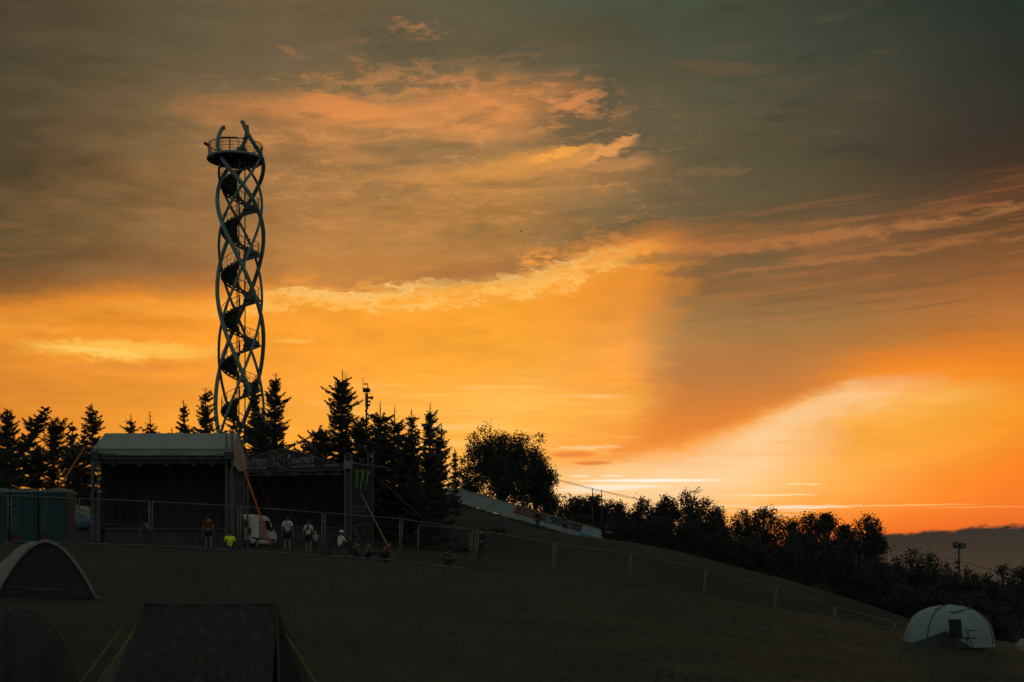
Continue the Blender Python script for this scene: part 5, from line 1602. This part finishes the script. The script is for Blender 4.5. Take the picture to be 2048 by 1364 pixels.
    # clothing shells
    def shell(nm, keep, edges, grow, rgb, extra=None):
        nn = list(keep); pos = {n: J[n].copy() for n in nn}
        if extra: pos.update(extra); nn = list(pos)
        id_ = {n: i for i, n in enumerate(nn)}
        rr = []
        for n in nn:
            b = RR.get(n, .06)
            b = tuple(x * k * grow for x in b) if isinstance(b, tuple) else b * k * grow
            if n.startswith('x'): b = extra_r[n] * k
            rr.append(b)
        mtl = mat('cloth %.3f %.3f %.3f' % rgb, rgb, 0.85, var=0.15, scale=6)
        return link_mesh(nm, skin_mesh(nm, [pos[n] for n in nn], [(id_[a], id_[b]) for a, b in edges], rr, 0), mtl, root)
    extra_r = {}
    ex = {}; ed = [('pel', 'waist'), ('waist', 'chest'), ('chest', 'xnb')]
    ex['xnb'] = J['chest'].lerp(J['nb'], .75); extra_r['xnb'] = .085
    for q in 'lr':
        fr = 1.0 if long_sleeve else .72
        ex['xs' + q] = J['sh' + q].lerp(J['el' + q], fr); extra_r['xs' + q] = .058; extra_r['xsh' + q] = .072
        ex['xsh' + q] = J['sh' + q].copy()
        ed += [('xnb', 'xsh' + q), ('xsh' + q, 'xs' + q)]
        if long_sleeve:
            ex['xw' + q] = J['wr' + q].copy(); extra_r['xw' + q] = .042; ed.append(('xs' + q, 'xw' + q))
    shell('shirt', ['pel', 'waist', 'chest'], ed, 1.10, shirt, ex)
    ex = {}; extra_r.clear(); ed = []
    for q in 'lr':
        ed.append(('pel', 'hip' + q))
        if shorts:
            ex['xk' + q] = J['hip' + q].lerp(J['kn' + q], .8); extra_r['xk' + q] = .085; ed.append(('hip' + q, 'xk' + q))
        else:
            ex['xk' + q] = J['kn' + q].copy(); extra_r['xk' + q] = .072; ed.append(('hip' + q, 'xk' + q))
            ex['xa' + q] = J['kn' + q].lerp(J['an' + q], .92); extra_r['xa' + q] = .062; ed.append(('xk' + q, 'xa' + q))
    shell('shorts' if shorts else 'trousers', ['pel', 'hipl', 'hipr'], ed, 1.08, legs, ex)
    up = (J['top'] - J['neck']).normalized()
    hc_ = J['head'].lerp(J['top'], .45) - Vector((0, .022, 0)) * k
    MB().ball(hc_, .108 * k, 12, 8, (.86, 1.0, .95)).build('hair', hair or HAIRD, root, smooth=True)
    if cap:
        c = MB().ball(hc_ + up * .035, .112 * k, 12, 8, (.92, 1.05, .8)); c.box(hc_ + Vector((0, .13, .02)) * k, (.15, .12, .015)); c.build('cap', cap, root)
    for q in 'lr':
        a, t = J['an' + q], J['toe' + q]
        MB().poly([a + (a - t) * .25 - Vector((0, 0, .03)) * k, a.lerp(t, .4) - Vector((0, 0, .015)) * k, t + (t - a).normalized() * .03], [.045 * k, .05 * k, .035 * k], 8).build('shoe', SHOE, root, smooth=True)
    if vest: vest(root, J, k)
    if marks: marks(root, J, k)
    return root


def print_back(txts, m):
    def f(root, J, k):
        b = J['chest']; z = J['nb'].z - .10 * k
        for t in txts:
            lettering('shirt_print', t, .055 * k, (.13 * k, b.y - .125 * k, z), (-1, 0, 0), (0, 0, 1), m, root, width=.26 * k)
            z -= .085 * k
    return f


def print_patch(m):
    def f(root, J, k):
        c = J['chest'] + Vector((0, -.122 * k, .01))
        MB().add([c + Vector((math.cos(a) * .085, 0, math.sin(a) * .14)) * k for a in np.linspace(0, 6, 12)], [tuple(range(12))]).build('shirt_print', m, root)
    return f


def hivis(root, J, k):
    for z, nm in ((.30, 'reflective_band'), (.42, 'reflective_band')):
        c = Vector((0, J['waist'].y, z * k))
        MB().poly([c + Vector((math.cos(a) * .155, math.sin(a) * .12, 0)) * k for a in np.linspace(0, 6.283, 16, endpoint=False)], .016, 5, closed=True).build(nm, mat('reflective band', (0.10, 0.11, 0.09), 0.4), root)


PI = math.pi
DARK = (0.03, 0.03, 0.033)
person('man in a red shirt and dark shorts seen from behind, before the white-roofed stage', 417, 73.5, 0.1, 'stand', 1.78, (0.16, 0.025, 0.015), (0.015, 0.015, 0.018), shorts=True, seed=1)
person('person sitting on the grass in a bright yellow high-visibility vest', 460, 66.5, 0.3, 'sit', 1.78, (0.75, 0.95, 0.02), DARK, seed=2, vest=hivis)
person('taller man in a white shirt with black print on the back, right of the van', 575, 68.5, -0.1, 'stand', 1.80, (0.52, 0.53, 0.50), (0.012, 0.012, 0.014), shorts=True, seed=3, marks=print_back(['FAJT', 'FEST', '2023', 'CREW'], BLACK))
person('man in a white shirt with a red emblem on the back', 617, 69.0, -0.15, 'stand', 1.66, (0.50, 0.51, 0.48), (0.012, 0.012, 0.014), shorts=True, seed=4, marks=print_patch(REDP))
person('fair-haired child in a pale top beside the man with the red emblem', 631, 69.5, 0.6, 'stand', 1.15, (0.34, 0.33, 0.32), DARK, hair=HAIRB, seed=5)
person('person in a white cap and white top sitting by the foot of the truss tower', 681, 68.5, -0.9, 'sit', 1.75, (0.55, 0.53, 0.45), DARK, cap=CAPM, seed=6, dz=0.35)
tag(MB().box((0, 0, .16), (.5, .5, .04)).tube((-.2, -.2, -.2), (-.2, -.2, .15), .02).tube((.2, -.2, -.2), (.2, -.2, .15), .02).tube((-.2, .2, -.2), (-.2, .2, .15), .02).tube((.2, .2, -.2), (.2, .2, .15), .02).build('stool', DECK, None, loc=on(681, 68.5, 0.20)), 'low dark stool under the person in the white cap', 'stool')
person('dark-haired person sitting on the grass below the hanging banner', 714, 70.0, 2.6, 'sit', 1.7, (0.05, 0.04, 0.04), DARK, seed=7)
person('person in a brownish shirt sitting right of the hanging banner foot', 737, 70.5, -2.4, 'sit', 1.7, (0.11, 0.05, 0.035), DARK, seed=8)
person('person in red and black crouching near the foot of the yellow strap', 764, 67.0, -1.2, 'crouch', 1.75, (0.14, 0.025, 0.02), (0.02, 0.02, 0.02), seed=9)
person('dark figure sitting alone on the slope behind the loose fence panel', 893, 73.0, -2.0, 'sit', 1.7, (0.02, 0.02, 0.022), DARK, hair=HAIRD, seed=10)
person('dark figure standing just right of the fence corner posts', 963, 77.0, -0.3, 'stand', 1.75, (0.02, 0.02, 0.022), DARK, seed=11, long_sleeve=True)
person('man in a teal shirt leaning over the crowd barrier', 298, 73.2, 0.9, 'lean', 1.75, (0.03, 0.075, 0.085), (0.02, 0.02, 0.024), seed=12)
person('dark figure standing left of the stage near the barrier end', 208, 80.0, -0.5, 'stand', 1.7, (0.02, 0.022, 0.024), DARK, seed=13, long_sleeve=True)
person('person in dark clothes standing before the red sponsor board of the ramp', 1075, 121.0, -0.2, 'stand', 1.78, (0.018, 0.018, 0.02), (0.018, 0.018, 0.022), seed=14, long_sleeve=True)
person('person in a brownish top and shorts standing before the blue sponsor board', 1130, 121.0, -0.3, 'phone', 1.74, (0.09, 0.045, 0.035), (0.015, 0.015, 0.017), shorts=True, seed=15)
person('person carrying something pale, right of the lower ramp end', 1213, 126.0, -1.2, 'carry', 1.66, (0.03, 0.025, 0.022), DARK, seed=16)
pc_ = on(1217, 125.8)
tag(MB().box((0, 0, 0), (.62, .3, .05), 0.2).build('board', PRINT, None, loc=pc_ + Vector((0, 0, 0.99))), 'small pale board held by the person at the ramp end', 'board')

# ------------------------------------------------------------------ tents
GREYT = mat('grey tent fly', (0.12, 0.125, 0.11), 0.7, var=0.12, scale=3, bump=0.2)
NETT = mat('dark tent door', (0.026, 0.026, 0.026), 0.8, var=0.2)
TEALT = mat('pale grey green tent fly', (0.165, 0.215, 0.22), 0.65, var=0.10, scale=3, bump=0.2)
SEAM = mat('dark seam', (0.05, 0.06, 0.06), 0.8)
NEON = mat('neon guy line', (0.11, 0.135, 0.012), 0.7)

# grey tunnel tent, left
LP = on(92, 30.0)
lt = thing('tunnel_tent', 'grey tunnel tent with a black arched front, on the grass below the toilets', 'tent', LP, math.radians(14))
def arch(w, h, n=22, p=1.85): return [(w * x, h * (1 - abs(x) ** p)) for x in np.linspace(-1, 1, n)]
rows = []
for t, (y, w, h) in enumerate(((0, 1.02, 1.22), (0.5, 1.03, 1.17), (1.2, 1.02, 1.22), (1.9, .98, 1.08), (2.6, .9, .98), (3.1, .6, .6), (3.35, .25, .18))):
    rows.append([(x - (0.30 * y if x < 0 else .3 * y), y, z) for x, z in arch(w, h)])
g = MB(); g.sheet(rows); fly = g.build('fly', GREYT, lt, smooth=True)
rim = MB(); rim.sheet([[(x * 1.03, -0.05, z * 1.015) for x, z in arch(1.02, 1.22)], [(x * 0.965, -0.09, z * .955) for x, z in arch(1.02, 1.22)]])
rim.build('front_rim', GREYT, fly, smooth=True, solid=0.01)
MB().add([(x * 0.96, -0.02, z * .965) for x, z in arch(1.02, 1.22)], [tuple(range(22))]).build('front_door', NETT, lt)
lb = MB(); lb.poly([(-.70, -.05, .13), (-.42, -.05, .13), (-.42, -.05, .24), (-.70, -.05, .24)], .006, 4, closed=True); lb.build('label_frame', mat('label grey', (0.12, 0.12, 0.12), 0.8), lt)
lettering('small_print', 'TREKKING', .05, (-.38, -.05, .16), UX, UZ, mat('label grey', (0.12, 0.12, 0.12), 0.8), lt, width=.7)
for a, b in (((-1.0, -.02, .02), (-1.25, -.3, 0)), ((1.0, -.02, .04), (1.09, -.25, -0.02))): MB().tube(a, b, .02, 5).build('peg_loop', GREYT, lt)

# patterned ridge tent, front left
PP = on(424, 14.0)
pt = thing('ridge_tent', 'dark tent with a red and grey leaf-print side and neon guy lines, nearest the camera', 'tent', PP)
pm = bpy.data.materials.new('leaf print cloth'); pm.use_nodes = True
_nt = pm.node_tree; _b = _nt.nodes['Principled BSDF']; _b.inputs['Roughness'].default_value = .85; _b.inputs['Specular IOR Level'].default_value = .1
_tc = _nt.nodes.new('ShaderNodeTexCoord'); _v = _nt.nodes.new('ShaderNodeTexVoronoi'); _v.inputs['Scale'].default_value = 8.5
_w = _nt.nodes.new('ShaderNodeTexNoise'); _w.inputs['Scale'].default_value = 14.0; _w.inputs['Detail'].default_value = 2
_am = _nt.nodes.new('ShaderNodeVectorMath'); _am.operation = 'MULTIPLY_ADD'; _am.inputs[1].default_value = (.05, .05, .05)
_nt.links.new(_w.outputs['Color'], _am.inputs[0]); _nt.links.new(_tc.outputs['Object'], _am.inputs[2]); _nt.links.new(_am.outputs[0], _v.inputs['Vector'])
_r = _nt.nodes.new('ShaderNodeValToRGB'); cr = _r.color_ramp; cr.interpolation = 'CONSTANT'
cr.elements[0].color = (0, 0, 0, 1); cr.elements[1].position = .30; cr.elements[1].color = (1, 1, 1, 1); e_ = cr.elements.new(.50); e_.color = (0, 0, 0, 1)
_nt.links.new(_v.outputs['Distance'], _r.inputs[0])
_n2 = _nt.nodes.new('ShaderNodeTexNoise'); _n2.inputs['Scale'].default_value = 15.0
_nt.links.new(_tc.outputs['Object'], _n2.inputs['Vector'])
_gt = _nt.nodes.new('ShaderNodeMath'); _gt.operation = 'GREATER_THAN'; _gt.inputs[1].default_value = .5; _nt.links.new(_n2.outputs['Fac'], _gt.inputs[0])
_ml = _nt.nodes.new('ShaderNodeMath'); _ml.operation = 'MULTIPLY'; _nt.links.new(_gt.outputs[0], _ml.inputs[0]); _nt.links.new(_r.outputs[0], _ml.inputs[1])
_hc = _nt.nodes.new('ShaderNodeSeparateColor'); _nt.links.new(_v.outputs['Color'], _hc.inputs[0])
_pc = _nt.nodes.new('ShaderNodeValToRGB'); cr = _pc.color_ramp; cr.interpolation = 'CONSTANT'
cr.elements[0].color = (0.056, 0.054, 0.054, 1); cr.elements[1].position = .45; cr.elements[1].color = (0.066, 0.029, 0.027, 1); e_ = cr.elements.new(.78); e_.color = (0.054, 0.048, 0.029, 1)
_nt.links.new(_hc.outputs[0], _pc.inputs[0])
_mx = _nt.nodes.new('ShaderNodeMixRGB'); _mx.inputs[1].default_value = (0.034, 0.033, 0.031, 1); _nt.links.new(_ml.outputs[0], _mx.inputs[0]); _nt.links.new(_pc.outputs[0], _mx.inputs[2]); _nt.links.new(_mx.outputs[0], _b.inputs['Base Color'])
def LPx(px, py, Y): return W(px, py, Y) - PP
g = MB()
cols = np.linspace(0, 1, 26); rws = np.linspace(0, 1, 16)
grid = []
for v in rws:
    row = []
    for u in cols:
        xl_ = XW(291, 14.2) + (XW(286, 14.2) - XW(291, 14.2)) * v; xr_ = XW(552, 14.2) + (XW(562, 14.2) - XW(552, 14.2)) * v
        zt_ = W(0, 1208, 14.3).z + .004
        z = zt_ + (G(-3, 13.2) - 0.05 - zt_) * v
        row.append(Vector((xl_ + (xr_ - xl_) * u, 14.3 - 0.75 * v - .05 * math.sin(math.pi * v) + .02 * math.sin(u * 9 + v * 4) * math.sin(math.pi * v) + .012 * math.sin(u * 23 - v * 6), z - .04 * math.sin(math.pi * u) * 4 * v * (1 - v))) - PP)
    grid.append(row)
g.sheet(grid); g.build('printed_side', pm, pt, smooth=True)
DT = mat('charcoal tent cloth', (0.036, 0.036, 0.031), 0.85, var=0.2)
zt = W(0, 1208, 14.3).z; zg = G(-3, 14)
def TP(px, Y, z): return Vector((XW(px, Y), Y, z)) - PP
g = MB()
g.add([TP(290, 14.3, zt), TP(286, 13.55, zg - .05), TP(175, 13.9, zg), TP(150, 14.8, zg), TP(225, 15.6, zg), TP(291, 15.2, zt - .5)], [(0, 1, 2), (0, 2, 3), (0, 3, 5), (3, 4, 5)])
g.build('left_end', DT, pt)
g = MB(); g.add([TP(553, 14.3, zt), TP(562, 13.55, zg - .05), TP(640, 13.9, zg), TP(665, 14.8, zg), TP(600, 15.6, zg), TP(556, 15.2, zt - .5)], [(0, 1, 2), (0, 2, 3), (0, 3, 5), (3, 4, 5)]); g.build('right_end', mat('tent end darkened against sun', (0.022, 0.022, 0.021), 0.95, spec=.05), pt)  # right end's colour darkened to offset the warm sunlight falling on it
g = MB(); g.sheet([[TP(290, 14.31, zt), TP(553, 14.31, zt - .01)], [TP(291, 15.2, zt - .5), TP(556, 15.2, zt - .5)], [TP(225, 15.6, zg), TP(600, 15.6, zg)]]); g.build('far_side', DT, pt)
MB().tube(TP(290, 14.28, zt + .05), TP(287, 13.9, zg), 0.014, 5).build('pole', DT, pt)
MB().poly([TP(288, 14.3, zt), TP(420, 14.3, zt - .004), TP(555, 14.3, zt)], 0.014, 6).build('ridge_seam', DT, pt)
for pa_, pb_ in ((290, 286), (553, 562)): MB().tube(TP(pa_, 14.29, zt), TP(pb_, 13.53, zg - .05), 0.016, 5).build('edge_seam', DT, pt)
for a, b in (((268, 1263, 13.9), (192, 1372, 13.0)), ((243, 1256, 14.2), (158, 1370, 13.4)), ((571, 1267, 13.9), (640, 1378, 13.0))):
    MB().tube(LPx(*a), LPx(*b), 0.0065, 5).build('guy_line', NEON, pt)

# dark dome tent at the left edge, close
DP = on(12, 11.5)
dt = thing('dome_tent', 'almost black dome tent cut by the lower left corner', 'tent', DP)
rows = []
for a in np.linspace(0, math.pi / 2, 9):
    rows.append([(0.62 * math.cos(p) * max(0.0, math.cos(a)) ** .8, 0.62 * math.sin(p) * max(0.0, math.cos(a)) ** .8, 1.36 * max(0.0, math.sin(a)) ** .85) for p in np.linspace(0, 2 * math.pi, 25)])
DDK = mat('black tent cloth', (0.036, 0.036, 0.033), 0.95, var=0.2, spec=.05)
MB().sheet(rows).build('fly', DDK, dt, smooth=True)
for p in (0.5, 2.0, 3.6, 5.1):
    MB().poly([(0.63 * math.cos(p) * max(0.0, math.cos(a)) ** .8, 0.63 * math.sin(p) * max(0.0, math.cos(a)) ** .8, 1.365 * max(0.0, math.sin(a)) ** .85) for a in np.linspace(0.02, math.pi / 2 - .05, 10)], .008, 4).build('pole_sleeve', DDK, dt)

# pale dome tent at the right
RP_ = on(1898, 42.0)
rt = thing('dome_tent', 'pale grey green dome tent with dark seams, low on the right', 'tent', RP_, math.radians(-8))
def domept(p, a, w=1.32, d=1.15, h=1.20):
    sc_ = 1.0 - 0.055 * (0.5 + 0.5 * math.cos(6 * (p + 0.25))) * math.sin(2 * a) + 0.012 * math.sin(9 * p + 5 * a) * math.cos(a) + 0.008 * math.sin(23 * p - 3 * a) * math.cos(a)
    return (w * math.cos(p) * max(0.0, math.cos(a)) ** .75 * sc_, d * math.sin(p) * max(0.0, math.cos(a)) ** .75 * sc_, h * max(0.0, math.sin(a)) ** .82 * (1 - (1 - sc_) * .4))
rows = [[domept(p, a) for p in np.linspace(0, 2 * math.pi, 73)] for a in np.linspace(0, math.pi / 2, 19)]
fl = MB().sheet(rows).build('fly', TEALT, rt, smooth=True)
for p0, p1 in ((-0.25, PI - .9), (-0.55, PI - 1.3), (-2.2, .9)):
    pts = []
    for a in np.linspace(0.03, 1.5, 12): pts.append(Vector(domept(p0, a, 1.33, 1.16, 1.21)))
    MB().poly(pts, .018, 5).build('pole_sleeve', SEAM, fl, smooth=True)
vent = MB(); vent.add([Vector(domept(-2.3, 1.12, 1.34, 1.17, 1.22)), Vector(domept(-1.55, .92, 1.36, 1.20, 1.23)), Vector(domept(-0.75, 1.12, 1.34, 1.17, 1.22)), (0, 0, 1.235)], [(0, 1, 2, 3)])
vent.build('vent_hood', TEALT, fl)
MB().poly([Vector(domept(-2.3, 1.12, 1.35, 1.18, 1.22)), Vector(domept(-1.55, .92, 1.37, 1.21, 1.23)), Vector(domept(-0.75, 1.12, 1.35, 1.18, 1.22))], .02, 5).build('hood_edge', SEAM, fl)
MB().prism([(-1.42, -0.75, 0.0), (-.45, -1.35, 0.0), (.45, -1.28, 0.0), (-.28, -1.16, 0.48)], (0, .02, 0)).build('dark_skirt', mat('dark tent skirt', (0.03, 0.035, 0.034), 0.8), rt)
MB().poly([(-.1, -1.1, .25), (.3, -1.0, .55)], .01, 4).build('crease_line', SEAM, rt)
cp_ = on(1921, 40.3)
ch = thing('camp_chair', 'dark folding camp chair standing in front of the pale dome tent', 'chair', cp_, 0.35)
CH = mat('chair cloth', (0.015, 0.015, 0.018), 0.85)
MB().box((-.1, .1, .62), (.40, .04, .52), rot=Euler((-.12, 0, 0)).to_matrix()).build('backrest', CH, ch)
MB().box((0.05, -.12, .36), (.46, .44, .03)).build('seat', CH, ch)
for x in (-.22, .26):
    for y in (-.3, .12): MB().tube((x, y, -.05), (x, -y * .4, .60), .013, 5).build('leg', BLACK, ch)
for x in (-.24, .30): MB().box((x, -.12, .56), (.05, .40, .025)).build('armrest', BLACK, ch)
bg_ = on(2041, 43.0)
tag(MB().poly([(0, 0, 0), (.02, 0, .16), (.05, .02, .30), (.03, 0, .38)], [.16, .19, .12, .04], 9).build('bag', mat('pale bag', (0.25, 0.2, 0.17), 0.8), None, loc=bg_), 'small pale bag lying at the right picture edge near the dome tent', 'bag')

# ------------------------------------------------------------------ meadow grass
rg = np.random.default_rng(5)
N = 90000
Yg = 9.0 * (78.0 / 9.0) ** rg.random(N)
pxg = rg.uniform(-60, 2110, N)
P = np.stack([(pxg - 1024) * Yg / F, Yg], 1)
dens = np.array([mnoise.noise((p[0] * .5, p[1] * .5, 9.0)) for p in P])
keep = dens > -0.25
P = P[keep]; Yg = Yg[keep]; n = len(P)
zg_ = Gs(P)
hgt = rg.uniform(.02, .06, n) * (1 + 1.2 * (rg.random(n) > .97))
wd = 0.004 + 0.0003 * Yg
an = rg.uniform(0, 6.28, n)
base = np.column_stack([P, zg_ - 0.01])
sx = np.column_stack([np.cos(an) * wd, np.sin(an) * wd, np.zeros(n)])
tip = base + np.column_stack([rg.normal(0, .4, n) * hgt, rg.normal(0, .4, n) * hgt, hgt])
v = np.stack([base - sx, base + sx, tip], 1).reshape(-1, 3)
grass = link_mesh('grass', np_mesh('grass', v, tris=np.arange(n * 3).reshape(-1, 3)), mat('grass blades', (0.058, 0.063, 0.046), 0.9, var=0.3, scale=.6, spec=.1))
tag(grass, 'short dry meadow grass covering the sloping field', 'grass', kind='stuff')
